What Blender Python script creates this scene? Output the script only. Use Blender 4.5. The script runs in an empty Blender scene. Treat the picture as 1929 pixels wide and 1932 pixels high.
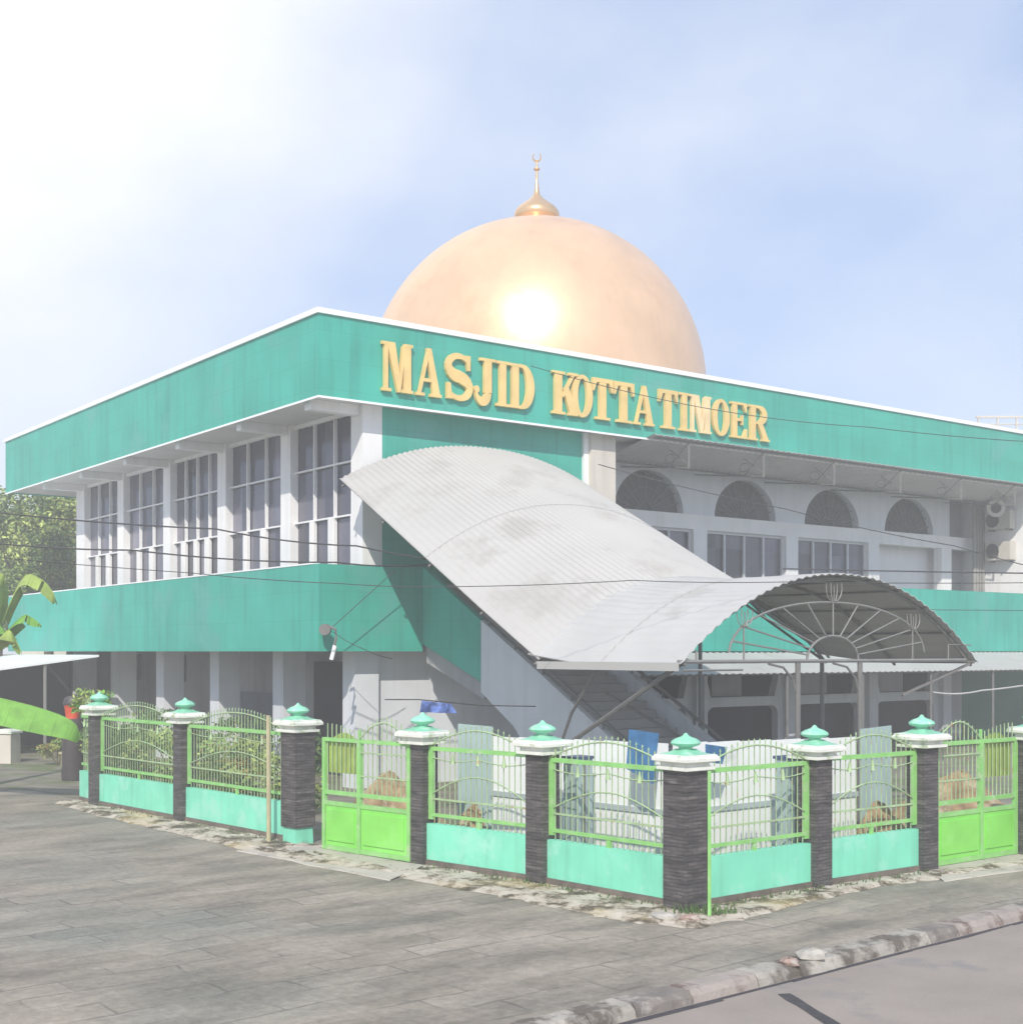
import bpy, math, random
from mathutils import Vector, Matrix
random.seed(7)
rad = math.radians
FPX = 2521.0; CX = 964.5; HY = 1229.0; CAMH = 3.0
scene = bpy.context.scene
COL = scene.collection

def px(x, y, Z):                                   # a point of the place seen in direction (x, y) at distance Z
    return Vector(((x - CX) / FPX * Z, Z, CAMH - (y - HY) / FPX * Z))
def gr(x, y, h=0.0):                               # ground point
    Z = FPX * (CAMH - h) / (y - HY)
    return Vector(((x - CX) / FPX * Z, Z, h))

# ------------------------------------------------------------------ materials
MATS = {}
def mat(name, col, rough=0.8, var=0.12, scale=2.0, bump=0.0, bscale=20.0, metal=0.0, spec=0.5,
        streak=0.0, dirt=None, dirt_amt=0.0, dscale=1.2, stretch=(1, 1, 1), trans=0.0):
    if name in MATS: return MATS[name]
    m = bpy.data.materials.new(name); m.use_nodes = True
    nt = m.node_tree; N = nt.nodes; L = nt.links
    p = N['Principled BSDF']
    tc = N.new('ShaderNodeTexCoord')
    mp = N.new('ShaderNodeMapping'); mp.inputs['Scale'].default_value = stretch
    L.new(tc.outputs['Object'], mp.inputs['Vector'])
    nz = N.new('ShaderNodeTexNoise'); nz.inputs['Scale'].default_value = scale; nz.inputs['Detail'].default_value = 6
    L.new(mp.outputs[0], nz.inputs['Vector'])
    rp = N.new('ShaderNodeMapRange'); rp.inputs[1].default_value = 0.3; rp.inputs[2].default_value = 0.7
    rp.inputs[3].default_value = 1 - var; rp.inputs[4].default_value = 1 + var
    L.new(nz.outputs[0], rp.inputs[0])
    mul = N.new('ShaderNodeVectorMath'); mul.operation = 'SCALE'; mul.inputs[0].default_value = col
    L.new(rp.outputs[0], mul.inputs['Scale'])
    out = mul.outputs[0]
    if streak > 0:
        mp2 = N.new('ShaderNodeMapping'); mp2.inputs['Scale'].default_value = (5, 5, 0.35)
        L.new(tc.outputs['Object'], mp2.inputs['Vector'])
        n2 = N.new('ShaderNodeTexNoise'); n2.inputs['Scale'].default_value = 1.0; n2.inputs['Detail'].default_value = 5
        L.new(mp2.outputs[0], n2.inputs['Vector'])
        r2 = N.new('ShaderNodeMapRange'); r2.inputs[1].default_value = 0.5; r2.inputs[2].default_value = 0.75
        r2.inputs[3].default_value = 1; r2.inputs[4].default_value = 1 - streak
        L.new(n2.outputs[0], r2.inputs[0])
        s2 = N.new('ShaderNodeVectorMath'); s2.operation = 'SCALE'
        L.new(out, s2.inputs[0]); L.new(r2.outputs[0], s2.inputs['Scale']); out = s2.outputs[0]
    if dirt is not None:
        n3 = N.new('ShaderNodeTexNoise'); n3.inputs['Scale'].default_value = dscale; n3.inputs['Detail'].default_value = 9
        n3.inputs['Roughness'].default_value = 0.65
        L.new(mp.outputs[0], n3.inputs['Vector'])
        r3 = N.new('ShaderNodeMapRange'); r3.inputs[1].default_value = 0.62 - dirt_amt * .25; r3.inputs[2].default_value = 0.74 - dirt_amt * .25
        L.new(n3.outputs[0], r3.inputs[0])
        mx = N.new('ShaderNodeMixRGB'); mx.inputs[2].default_value = (*dirt, 1)
        L.new(r3.outputs[0], mx.inputs[0]); L.new(out, mx.inputs[1]); out = mx.outputs[0]
    L.new(out, p.inputs['Base Color'])
    p.inputs['Roughness'].default_value = rough; p.inputs['Metallic'].default_value = metal
    p.inputs['Specular IOR Level'].default_value = spec
    if trans: 
        p.inputs['Transmission Weight'].default_value = trans
    if bump > 0:
        nb = N.new('ShaderNodeTexNoise'); nb.inputs['Scale'].default_value = bscale; nb.inputs['Detail'].default_value = 8
        L.new(mp.outputs[0], nb.inputs['Vector'])
        bp = N.new('ShaderNodeBump'); bp.inputs['Strength'].default_value = bump; bp.inputs['Distance'].default_value = 0.02
        L.new(nb.outputs[0], bp.inputs['Height']); L.new(bp.outputs[0], p.inputs['Normal'])
    MATS[name] = m; return m

TEAL = mat('teal_paint', (0.045, 0.42, 0.325), .55, .12, .7, streak=.20, bump=.15, bscale=9, dirt=(.09, .40, .34), dirt_amt=.3, dscale=.5)
TEALD = mat('dark_teal_paint', (0.035, 0.26, 0.21), .7, .10, .9, streak=.10)
WHITE = mat('white_paint', (0.86, 0.85, 0.85), .6, .05, 1.0, streak=.10, bump=.1, bscale=15)
COPING = mat('white_coping', (0.92, 0.92, 0.92), .5, .03, 1.0)
CREAM = mat('cream_plaster', (0.62, 0.57, 0.50), .75, .08, 1.2, streak=.15)
SHADEW = mat('shaded_white_plaster', (0.70, 0.72, 0.76), .75, .07, .8, streak=.10, bump=.1)  # white walls with their bluish shade put into the colour
SHADEG = mat('shaded_grey_plaster', (0.36, 0.36, 0.375), .8, .10, 1.0, streak=.15)  # grey puts the shade of recessed walls and the stair underside into the colour
SOFFIT = mat('soffit', (0.72, 0.71, 0.70), .8, .06, .8)
SLAB = mat('concrete_slab', (0.40, 0.39, 0.38), .85, .1, 1.5)
GLASS = mat('window_glass', (0.05, 0.05, 0.07), .10, .5, .45, spec=.6, bump=.25, bscale=1.2)
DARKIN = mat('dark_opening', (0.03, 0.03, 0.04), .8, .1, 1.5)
ALU = mat('aluminium_frame', (0.62, 0.63, 0.66), .45, .05, 3)
LATBAR = mat('lattice_bar', (0.15, 0.15, 0.15), .6, .1, 4)
LATTICE = mat('dark_lattice', (0.10, 0.10, 0.10), .6, .1, 4)
GOLD = mat('gold_dome', (0.84, 0.56, 0.35), .33, .08, .8, streak=.05, metal=.38, spec=.25, dirt=(.78, .46, .27), dirt_amt=.30, dscale=.30)
GOLDF = mat('gold_finial', (0.80, 0.52, 0.27), .3, .05, 1.5, metal=.7)
LETTER = mat('gold_letter', (0.84, 0.60, 0.23), .45, .10, 2.5, metal=.1)
LETTERW = mat('faded_letter', (0.86, 0.66, 0.36), .5, .10, 2.5)
ZINC = mat('zinc_sheet', (0.47, 0.455, 0.43), .6, .05, .5, metal=.0, dirt=(.40, .38, .35), dirt_amt=.4, dscale=.7)
ZINC2 = mat('zinc_sheet_clean', (0.49, 0.48, 0.465), .6, .07, .6, dirt=(.42, .41, .385), dirt_amt=.3, dscale=.8)
STEEL = mat('grey_steel', (0.17, 0.165, 0.16), .55, .1, 4)
STEELL = mat('light_steel', (0.22, 0.215, 0.205), .5, .1, 4)
def stone_mat():
    m = mat('dark_stone_cladding', (0.075, 0.070, 0.069), .75, .5, 2.2, bump=.7, bscale=3.0, stretch=(1.5, 1.5, 10), dirt=(.15, .14, .135), dirt_amt=.3, dscale=1.2)
    nt = m.node_tree; N = nt.nodes; L = nt.links; p = N['Principled BSDF']; src = p.inputs['Base Color'].links[0].from_socket
    tc = N.new('ShaderNodeTexCoord'); sp = N.new('ShaderNodeSeparateXYZ'); L.new(tc.outputs['Object'], sp.inputs[0])
    cb = N.new('ShaderNodeCombineXYZ'); ml = N.new('ShaderNodeMath'); ml.operation = 'MULTIPLY'; ml.inputs[1].default_value = 1.4
    L.new(sp.outputs[0], ml.inputs[0]); L.new(ml.outputs[0], cb.inputs[0]); L.new(sp.outputs[2], cb.inputs[1])
    br = N.new('ShaderNodeTexBrick'); br.inputs['Scale'].default_value = 1; br.inputs['Brick Width'].default_value = .17; br.inputs['Row Height'].default_value = .042
    br.inputs['Mortar Size'].default_value = .004; br.inputs['Color1'].default_value = (.75, .75, .75, 1); br.inputs['Color2'].default_value = (1.35, 1.3, 1.27, 1); br.inputs['Mortar'].default_value = (.45, .45, .45, 1)
    L.new(cb.outputs[0], br.inputs['Vector'])
    mx = N.new('ShaderNodeMixRGB'); mx.blend_type = 'MULTIPLY'; mx.inputs[0].default_value = 1; L.new(src, mx.inputs[1]); L.new(br.outputs[0], mx.inputs[2])
    L.new(mx.outputs[0], p.inputs['Base Color']); return m
STONE = stone_mat()
MINT = mat('mint_paint', (0.22, 0.72, 0.50), .6, .10, 1.4, streak=.16, dirt=(.34, .75, .58), dirt_amt=.45, dscale=1.6)
MINTF = mat('mint_finial', (0.27, 0.66, 0.46), .5, .14, 5, dirt=(.6, .75, .66), dirt_amt=.3, dscale=7)
CAPW = mat('cap_white', (0.76, 0.77, 0.70), .6, .10, 3, dirt=(.42, .50, .34), dirt_amt=.35, dscale=5)
LIME = mat('lime_metal', (0.24, 0.68, 0.11), .4, .12, 1.5, dirt=(.30, .72, .17), dirt_amt=.4, dscale=2)
RAIL = mat('green_rail', (0.26, 0.58, 0.17), .45, .12, 5, dirt=(.42, .58, .32), dirt_amt=.35, dscale=7)
BARS = mat('pale_green_bar', (0.36, 0.50, 0.27), .5, .2, 6, dirt=(.45, .30, .16), dirt_amt=.2, dscale=9)
FOOT = mat('mossy_footing', (0.16, 0.135, 0.11), .9, .3, 5, bump=.6, bscale=18)
ROADM = mat('asphalt_road', (0.31, 0.265, 0.228), .9, .10, 1.1, bump=.35, bscale=60, dirt=(.22, .21, .21), dirt_amt=.3, dscale=.7)
YARD = mat('yard_soil', (0.22, 0.20, 0.16), .95, .3, 1.5, bump=.6, bscale=10, dirt=(.13, .17, .06), dirt_amt=.5, dscale=.7)
TARM = mat('tar_joint', (0.05, 0.045, 0.05), .8, .3, 9, bump=.4)
BOARD = mat('white_board', (0.84, 0.84, 0.83), .5, .04, 2, dirt=(.62, .63, .62), dirt_amt=.2)
TEALSH = mat('grey_green_sheet', (0.34, 0.44, 0.44), .5, .10, 2)
BLUETARP = mat('blue_tarp', (0.04, 0.15, 0.32), .6, .25, 6, bump=.5, bscale=8)
RUST = mat('orange_soil', (0.30, 0.21, 0.115), .95, .4, 5, bump=.8, bscale=12, dirt=(.42, .36, .25), dirt_amt=.4, dscale=4)
WOODP = mat('pale_wood', (0.46, 0.42, 0.26), .8, .2, 6, stretch=(4, 4, .6))
CABLE = mat('black_cable', (0.05, 0.05, 0.055), .7, .1, 3)
CABLEW = mat('white_cable', (0.45, 0.45, 0.44), .6, .1, 3)
LEAF1 = mat('leaf_green', (0.24, 0.35, 0.09), .6, .55, .8)
LEAF2 = mat('leaf_yellow_green', (0.42, 0.50, 0.13), .6, .45, .9)
LEAF3 = mat('leaf_dark', (0.07, 0.13, 0.035), .6, .4, 1)
LEAF4 = mat('leaf_dry', (0.30, 0.22, 0.07), .7, .4, 2)
BANANA = mat('banana_leaf', (0.17, 0.38, 0.05), .45, .20, 4, stretch=(1, 1, 1))
BANANAY = mat('banana_leaf_yellow', (0.30, 0.40, 0.08), .5, .25, 3)
BARK = mat('bark', (0.12, 0.09, 0.06), .9, .3, 5, bump=.6)
ROOFT = mat('far_roof', (0.55, 0.52, 0.48), .8, .1, .6)
FARW = mat('far_cream_wall', (0.62, 0.58, 0.48), .8, .12, .5, streak=.15)
GREEND = mat('green_shutter', (0.025, 0.14, 0.07), .6, .15, 1)
ORANGE = mat('orange_plastic', (0.75, 0.10, 0.04), .5, .15, 4)
BLACKP = mat('black_plastic', (0.06, 0.05, 0.05), .5, .2, 4)
ACM = mat('ac_casing', (0.55, 0.52, 0.46), .5, .07, 3)
PIPEM = mat('grey_pipe', (0.30, 0.29, 0.27), .6, .1, 3)
ROOFG = mat('roof_deck', (0.5, 0.5, 0.5), .9, .1, 1)

def cells(m, w, h, c2, mortar, ms, fac=1.0):
    nt = m.node_tree; N = nt.nodes; L = nt.links; p = N['Principled BSDF']; src = p.inputs['Base Color'].links[0].from_socket
    tc = N.new('ShaderNodeTexCoord'); sp = N.new('ShaderNodeSeparateXYZ'); L.new(tc.outputs['Object'], sp.inputs[0])
    ad = N.new('ShaderNodeMath'); ad.operation = 'ADD'; L.new(sp.outputs[0], ad.inputs[0]); L.new(sp.outputs[1], ad.inputs[1])
    cb = N.new('ShaderNodeCombineXYZ'); L.new(ad.outputs[0], cb.inputs[0]); L.new(sp.outputs[2], cb.inputs[1])
    br = N.new('ShaderNodeTexBrick'); br.offset = 0; br.inputs['Scale'].default_value = 1; br.inputs['Brick Width'].default_value = w; br.inputs['Row Height'].default_value = h
    br.inputs['Mortar Size'].default_value = ms; br.inputs['Mortar Smooth'].default_value = .5
    br.inputs['Color1'].default_value = (1, 1, 1, 1); br.inputs['Color2'].default_value = (*c2, 1); br.inputs['Mortar'].default_value = (*mortar, 1)
    L.new(cb.outputs[0], br.inputs['Vector'])
    mx = N.new('ShaderNodeMixRGB'); mx.blend_type = 'MULTIPLY'; mx.inputs[0].default_value = fac; L.new(src, mx.inputs[1]); L.new(br.outputs[0], mx.inputs[2])
    L.new(mx.outputs[0], p.inputs['Base Color'])
cells(TEAL, 1.22, .61, (.93, .96, .95), (.80, .84, .83), .008)
cells(GLASS, .62, 1.2, (3.6, 3.4, 3.1), (1, 1, 1), .0)
def mud(m, z0, soft, col):
    nt = m.node_tree; N = nt.nodes; L = nt.links; p = N['Principled BSDF']; src = p.inputs['Base Color'].links[0].from_socket
    tc = N.new('ShaderNodeTexCoord'); sp = N.new('ShaderNodeSeparateXYZ'); L.new(tc.outputs['Object'], sp.inputs[0])
    nz = N.new('ShaderNodeTexNoise'); nz.inputs['Scale'].default_value = 5; nz.inputs['Detail'].default_value = 9; nz.inputs['Roughness'].default_value = .7; L.new(tc.outputs['Object'], nz.inputs['Vector'])
    a = N.new('ShaderNodeMath'); a.operation = 'MULTIPLY_ADD'; a.inputs[1].default_value = -1/soft; a.inputs[2].default_value = z0/soft; L.new(sp.outputs[2], a.inputs[0])
    c = N.new('ShaderNodeMath'); c.operation = 'MULTIPLY_ADD'; c.inputs[1].default_value = 4.5; c.inputs[2].default_value = -2.5; L.new(nz.outputs[0], c.inputs[0])
    d = N.new('ShaderNodeMath'); d.operation = 'ADD'; d.use_clamp = True; L.new(a.outputs[0], d.inputs[0]); L.new(c.outputs[0], d.inputs[1])
    e = N.new('ShaderNodeMath'); e.operation = 'MULTIPLY'; e.inputs[1].default_value = .6; L.new(d.outputs[0], e.inputs[0])
    mx = N.new('ShaderNodeMixRGB'); mx.inputs[2].default_value = (*col, 1); L.new(e.outputs[0], mx.inputs[0]); L.new(src, mx.inputs[1]); L.new(mx.outputs[0], p.inputs['Base Color'])
mud(MINT, .10, .14, (.20, .26, .17))
mud(LIME, .10, .14, (.22, .30, .10))

# dirt strip by the fence: cream broken screed, moss and sand
def strip_mat():
    m = bpy.data.materials.new('broken_screed'); m.use_nodes = True
    nt = m.node_tree; N = nt.nodes; L = nt.links; p = N['Principled BSDF']; p.inputs['Roughness'].default_value = .9
    tc = N.new('ShaderNodeTexCoord')
    mp = N.new('ShaderNodeMapping'); mp.inputs['Scale'].default_value = (1, 1, 1)
    L.new(tc.outputs['Object'], mp.inputs[0])
    n = N.new('ShaderNodeTexNoise'); n.inputs['Scale'].default_value = 2.1; n.inputs['Detail'].default_value = 12; n.inputs['Roughness'].default_value = .78
    n.inputs['Distortion'].default_value = .25
    L.new(mp.outputs[0], n.inputs['Vector'])
    cr = N.new('ShaderNodeValToRGB'); e = cr.color_ramp.elements
    e[0].position = .41; e[0].color = (.065, .055, .035, 1); e[1].position = .64; e[1].color = (.58, .52, .44, 1)
    a = e.new(.46); a.color = (.18, .145, .10, 1); a = e.new(.50); a.color = (.42, .36, .28, 1); a = e.new(.54); a.color = (.52, .46, .38, 1)
    L.new(n.outputs[0], cr.inputs[0])
    n2 = N.new('ShaderNodeTexNoise'); n2.inputs['Scale'].default_value = .55; n2.inputs['Detail'].default_value = 4
    L.new(tc.outputs['Object'], n2.inputs['Vector'])
    r = N.new('ShaderNodeMapRange'); r.inputs[1].default_value = .56; r.inputs[2].default_value = .70; r.inputs[4].default_value = .6
    L.new(n2.outputs[0], r.inputs[0])
    mx = N.new('ShaderNodeMixRGB'); mx.inputs[2].default_value = (.52, .40, .17, 1)
    L.new(r.outputs[0], mx.inputs[0]); L.new(cr.outputs[0], mx.inputs[1]); L.new(mx.outputs[0], p.inputs['Base Color'])
    b = N.new('ShaderNodeBump'); b.inputs['Strength'].default_value = .5; b.inputs['Distance'].default_value = .02
    L.new(n.outputs[0], b.inputs['Height']); L.new(b.outputs[0], p.inputs['Normal'])
    return m
STRIP = strip_mat()

KD = Vector((.7618, .6478, 0)); KN = Vector((.6478, -.7618, 0)); K0 = Vector((.095, 10.87, 0))   # kerb direction, outward normal, start
KA = math.atan2(KD.y, KD.x)

def paving_mat():
    m = bpy.data.materials.new('paving_concrete'); m.use_nodes = True
    nt = m.node_tree; N = nt.nodes; L = nt.links; p = N['Principled BSDF']; p.inputs['Roughness'].default_value = .75
    tc = N.new('ShaderNodeTexCoord')
    rot = N.new('ShaderNodeMapping'); rot.vector_type = 'POINT'; rot.inputs['Rotation'].default_value = (0, 0, -KA)
    L.new(tc.outputs['Object'], rot.inputs[0])
    # wobble
    nw = N.new('ShaderNodeTexNoise'); nw.inputs['Scale'].default_value = .7; nw.inputs['Detail'].default_value = 5
    L.new(rot.outputs[0], nw.inputs['Vector'])
    sub = N.new('ShaderNodeVectorMath'); sub.operation = 'SUBTRACT'; sub.inputs[1].default_value = (.5, .5, .5); L.new(nw.outputs['Color'], sub.inputs[0])
    sc = N.new('ShaderNodeVectorMath'); sc.operation = 'SCALE'; sc.inputs['Scale'].default_value = .34; L.new(sub.outputs[0], sc.inputs[0])
    add = N.new('ShaderNodeVectorMath'); add.operation = 'ADD'; L.new(rot.outputs[0], add.inputs[0]); L.new(sc.outputs[0], add.inputs[1])
    br = N.new('ShaderNodeTexBrick'); br.inputs['Scale'].default_value = 1
    br.inputs['Brick Width'].default_value = 1.05; br.inputs['Row Height'].default_value = .44
    br.inputs['Mortar Size'].default_value = .022; br.inputs['Mortar Smooth'].default_value = .6
    br.inputs['Color1'].default_value = (1, 1, 1, 1); br.inputs['Color2'].default_value = (.80, .80, .78, 1); br.inputs['Mortar'].default_value = (.9, .9, .9, 1)
    L.new(add.outputs[0], br.inputs['Vector'])
    # where joints survive
    nm = N.new('ShaderNodeTexNoise'); nm.inputs['Scale'].default_value = .9; nm.inputs['Detail'].default_value = 6
    L.new(rot.outputs[0], nm.inputs['Vector'])
    rm = N.new('ShaderNodeMapRange'); rm.inputs[1].default_value = .44; rm.inputs[2].default_value = .58; rm.inputs[4].default_value = .5
    L.new(nm.outputs[0], rm.inputs[0])
    jm = N.new('ShaderNodeMath'); jm.operation = 'MULTIPLY'; L.new(br.outputs['Fac'], jm.inputs[0]); L.new(rm.outputs[0], jm.inputs[1])
    # base tones, streaked along the kerb direction
    ms = N.new('ShaderNodeMapping'); ms.inputs['Scale'].default_value = (.6, 1.35, 1); L.new(rot.outputs[0], ms.inputs[0])
    n1 = N.new('ShaderNodeTexNoise'); n1.inputs['Scale'].default_value = 1.0; n1.inputs['Detail'].default_value = 9; n1.inputs['Roughness'].default_value = .6
    L.new(ms.outputs[0], n1.inputs['Vector'])
    cr = N.new('ShaderNodeValToRGB'); e = cr.color_ramp.elements
    e[0].position = .33; e[0].color = (.185, .162, .130, 1); e[1].position = .66; e[1].color = (.39, .335, .27, 1)
    a = e.new(.5); a.color = (.30, .26, .21, 1)
    L.new(n1.outputs[0], cr.inputs[0])
    n4 = N.new('ShaderNodeTexNoise'); n4.inputs['Scale'].default_value = .23; n4.inputs['Detail'].default_value = 3
    L.new(rot.outputs[0], n4.inputs['Vector'])
    r4 = N.new('ShaderNodeMapRange'); r4.inputs[1].default_value = .52; r4.inputs[2].default_value = .68; r4.inputs[4].default_value = .7
    L.new(n4.outputs[0], r4.inputs[0])
    mx0 = N.new('ShaderNodeMixRGB'); mx0.inputs[2].default_value = (.215, .222, .19, 1); L.new(r4.outputs[0], mx0.inputs[0]); L.new(cr.outputs[0], mx0.inputs[1])
    mx = N.new('ShaderNodeMixRGB'); mx.inputs[2].default_value = (.085, .08, .07, 1)
    L.new(jm.outputs[0], mx.inputs[0]); L.new(mx0.outputs[0], mx.inputs[1])
    # hairline cracks
    vo = N.new('ShaderNodeTexVoronoi'); vo.feature = 'DISTANCE_TO_EDGE'; vo.inputs['Scale'].default_value = .55
    L.new(add.outputs[0], vo.inputs['Vector'])
    rv = N.new('ShaderNodeMapRange'); rv.inputs[1].default_value = .0; rv.inputs[2].default_value = .012; rv.inputs[3].default_value = .5; rv.inputs[4].default_value = 0
    L.new(vo.outputs[0], rv.inputs[0])
    jc = N.new('ShaderNodeMath'); jc.operation = 'MULTIPLY'; L.new(rv.outputs[0], jc.inputs[0]); L.new(rm.outputs[0], jc.inputs[1])
    mx2 = N.new('ShaderNodeMixRGB'); mx2.inputs[2].default_value = (.10, .095, .085, 1)
    L.new(jc.outputs[0], mx2.inputs[0]); L.new(mx.outputs[0], mx2.inputs[1])
    ml = N.new('ShaderNodeMixRGB'); ml.blend_type = 'MULTIPLY'; ml.inputs[0].default_value = .8; L.new(mx2.outputs[0], ml.inputs[1]); L.new(br.outputs['Color'], ml.inputs[2])
    ng = N.new('ShaderNodeTexNoise'); ng.inputs['Scale'].default_value = 9; ng.inputs['Detail'].default_value = 10; ng.inputs['Roughness'].default_value = .75; L.new(rot.outputs[0], ng.inputs['Vector'])
    rg = N.new('ShaderNodeMapRange'); rg.inputs[1].default_value = .3; rg.inputs[2].default_value = .7; rg.inputs[3].default_value = .72; rg.inputs[4].default_value = 1.28; L.new(ng.outputs[0], rg.inputs[0])
    sg = N.new('ShaderNodeVectorMath'); sg.operation = 'SCALE'; L.new(ml.outputs[0], sg.inputs[0]); L.new(rg.outputs[0], sg.inputs['Scale'])
    L.new(sg.outputs[0], p.inputs['Base Color'])
    b = N.new('ShaderNodeBump'); b.inputs['Strength'].default_value = .45; b.inputs['Distance'].default_value = .02
    nf = N.new('ShaderNodeTexNoise'); nf.inputs['Scale'].default_value = 14; nf.inputs['Detail'].default_value = 8
    L.new(rot.outputs[0], nf.inputs['Vector'])
    sb = N.new('ShaderNodeMath'); sb.operation = 'SUBTRACT'; L.new(nf.outputs[0], sb.inputs[0]); L.new(jm.outputs[0], sb.inputs[1])
    L.new(sb.outputs[0], b.inputs['Height']); L.new(b.outputs[0], p.inputs['Normal'])
    return m
PAVE = paving_mat()

# ------------------------------------------------------------------ builders
def root_matrix(o):
    while o.parent: o = o.parent
    return Matrix.Translation(o.location) @ Matrix.Rotation(o.rotation_euler[2], 4, 'Z')

class MB:
    def __init__(s, frame=None): s.v = []; s.f = []; s.fr = frame; s.mi = []
    def add(s, vs, fs, mi=0):
        n = len(s.v)
        s.v += [s.fr(*p) if s.fr else Vector(p) for p in vs]
        s.f += [tuple(i + n for i in f) for f in fs]; s.mi += [mi] * len(fs)
        return s
    def box(s, x0, x1, y0, y1, z0, z1, mi=0):
        if x0 > x1: x0, x1 = x1, x0
        if y0 > y1: y0, y1 = y1, y0
        return s.add([(x0,y0,z0),(x1,y0,z0),(x1,y1,z0),(x0,y1,z0),(x0,y0,z1),(x1,y0,z1),(x1,y1,z1),(x0,y1,z1)],
              [(0,3,2,1),(4,5,6,7),(0,1,5,4),(1,2,6,5),(2,3,7,6),(3,0,4,7)], mi)
    def bar(s, p, q, z0, z1, th, off=0.0, mi=0):     # upright slab between two plan points
        p = Vector((p[0], p[1], 0)); q = Vector((q[0], q[1], 0)); d = (q - p).normalized(); n = Vector((-d.y, d.x, 0))
        a = p + n * (off - th / 2); b = q + n * (off - th / 2); c = q + n * (off + th / 2); e = p + n * (off + th / 2)
        return s.add([(v.x, v.y, z) for z in (z0, z1) for v in (a, b, c, e)],
              [(0,3,2,1),(4,5,6,7),(0,1,5,4),(1,2,6,5),(2,3,7,6),(3,0,4,7)], mi)
    def prism(s, poly, y0, y1, mi=0):                # poly in (x, z), extruded along y
        n = len(poly)
        vs = [(x, y0, z) for x, z in poly] + [(x, y1, z) for x, z in poly]
        fs = [tuple(range(n)), tuple(range(2 * n - 1, n - 1, -1))] + [(i, i + n, (i + 1) % n + n, (i + 1) % n) for i in range(n)]
        return s.add(vs, fs, mi)
    def prismx(s, poly, x0, x1, mi=0):               # poly in (y, z), extruded along x
        n = len(poly)
        vs = [(x0, y, z) for y, z in poly] + [(x1, y, z) for y, z in poly]
        fs = [tuple(range(n)), tuple(range(2 * n - 1, n - 1, -1))] + [(i, i + n, (i + 1) % n + n, (i + 1) % n) for i in range(n)]
        return s.add(vs, fs, mi)
    def tube(s, pts, r, n=6, mi=0):
        pts = [s.fr(*p) if s.fr else Vector(p) for p in pts]
        fr, s.fr = s.fr, None
        vs = []; fs = []
        up = Vector((0, 0, 1))
        for i, p in enumerate(pts):
            t = (pts[min(i + 1, len(pts) - 1)] - pts[max(i - 1, 0)]).normalized()
            a = t.cross(up)
            if a.length < .05: a = t.cross(Vector((1, 0, 0)))
            a.normalize(); b = t.cross(a)
            rr = r[i] if isinstance(r, (list, tuple)) else r
            for k in range(n):
                an = 2 * math.pi * k / n
                vs.append(p + a * math.cos(an) * rr + b * math.sin(an) * rr)
        for i in range(len(pts) - 1):
            for k in range(n):
                fs.append((i*n+k, i*n+(k+1)%n, (i+1)*n+(k+1)%n, (i+1)*n+k))
        fs.append(tuple(range(n - 1, -1, -1))); fs.append(tuple(range((len(pts)-1)*n, len(pts)*n)))
        s.add(vs, fs, mi); s.fr = fr; return s
    def lathe(s, c, prof, n=32, rot=0.0, sq=1.0, mi=0):
        vs = []; fs = []
        for r, z in prof:
            for k in range(n):
                an = 2 * math.pi * k / n + rot
                vs.append((c[0] + r * math.cos(an), c[1] + r * math.sin(an), c[2] + z))
        for i in range(len(prof) - 1):
            for k in range(n):
                fs.append((i*n+k, i*n+(k+1)%n, (i+1)*n+(k+1)%n, (i+1)*n+k))
        fs.append(tuple(range(n - 1, -1, -1))); fs.append(tuple(range((len(prof)-1)*n, len(prof)*n)))
        return s.add(vs, fs, mi)
    def build(s, name, m, parent=None, origin=None, smooth=False, fix=True):
        if parent is not None: M = root_matrix(parent).inverted()
        elif origin is not None: M = Matrix.Translation(-Vector(origin))
        else: M = Matrix.Identity(4)
        me = bpy.data.meshes.new(name)
        me.from_pydata([M @ v for v in s.v], [], s.f)
        ms = m if isinstance(m, (list, tuple)) else [m]
        for x in ms: me.materials.append(x)
        for p, i in zip(me.polygons, s.mi): p.material_index = i; p.use_smooth = smooth
        me.update()
        if fix:
            import bmesh
            bm = bmesh.new(); bm.from_mesh(me); bmesh.ops.recalc_face_normals(bm, faces=bm.faces); bm.to_mesh(me); bm.free()
        o = bpy.data.objects.new(name, me); COL.objects.link(o)
        if parent is not None: o.parent = parent
        elif origin is not None: o.location = origin
        if smooth:
            try: me.set_sharp_from_angle(angle=rad(40))
            except Exception: pass
        return o

def thing(name, label, cat, loc, rz=0.0, group=None):
    o = bpy.data.objects.new(name, None); COL.objects.link(o)
    o.location = loc; o.rotation_euler = (0, 0, rz); o.empty_display_size = .3
    o['label'] = label; o['category'] = cat
    if group: o['group'] = group
    return o
def tag(o, label, cat, group=None):
    o['label'] = label; o['category'] = cat
    if group: o['group'] = group
    return o
def struct(o, kind='structure'): o['kind'] = kind; return o

# ------------------------------------------------------------------ mosque frame: b along the front, a into depth, h up
UR = Vector((.798, .6027, 0)); UL = Vector((-.6027, .798, 0)); C0 = Vector((-4.04, 28, 0)); MROT = math.atan2(UR.y, UR.x)
def F(b, a, h): return C0 + UR * b + UL * a + Vector((0, 0, h))
LB, LA = 31.0, 21.8
Hs, Ht = 8.4, 10.1           # soffit and fascia top
mosque = thing('mosque', 'two-storey teal and white mosque with gold dome and wide overhanging flat roof', 'mosque', F(LB/2, LA/2, 0), MROT)

def fm(): return MB(F)
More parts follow.
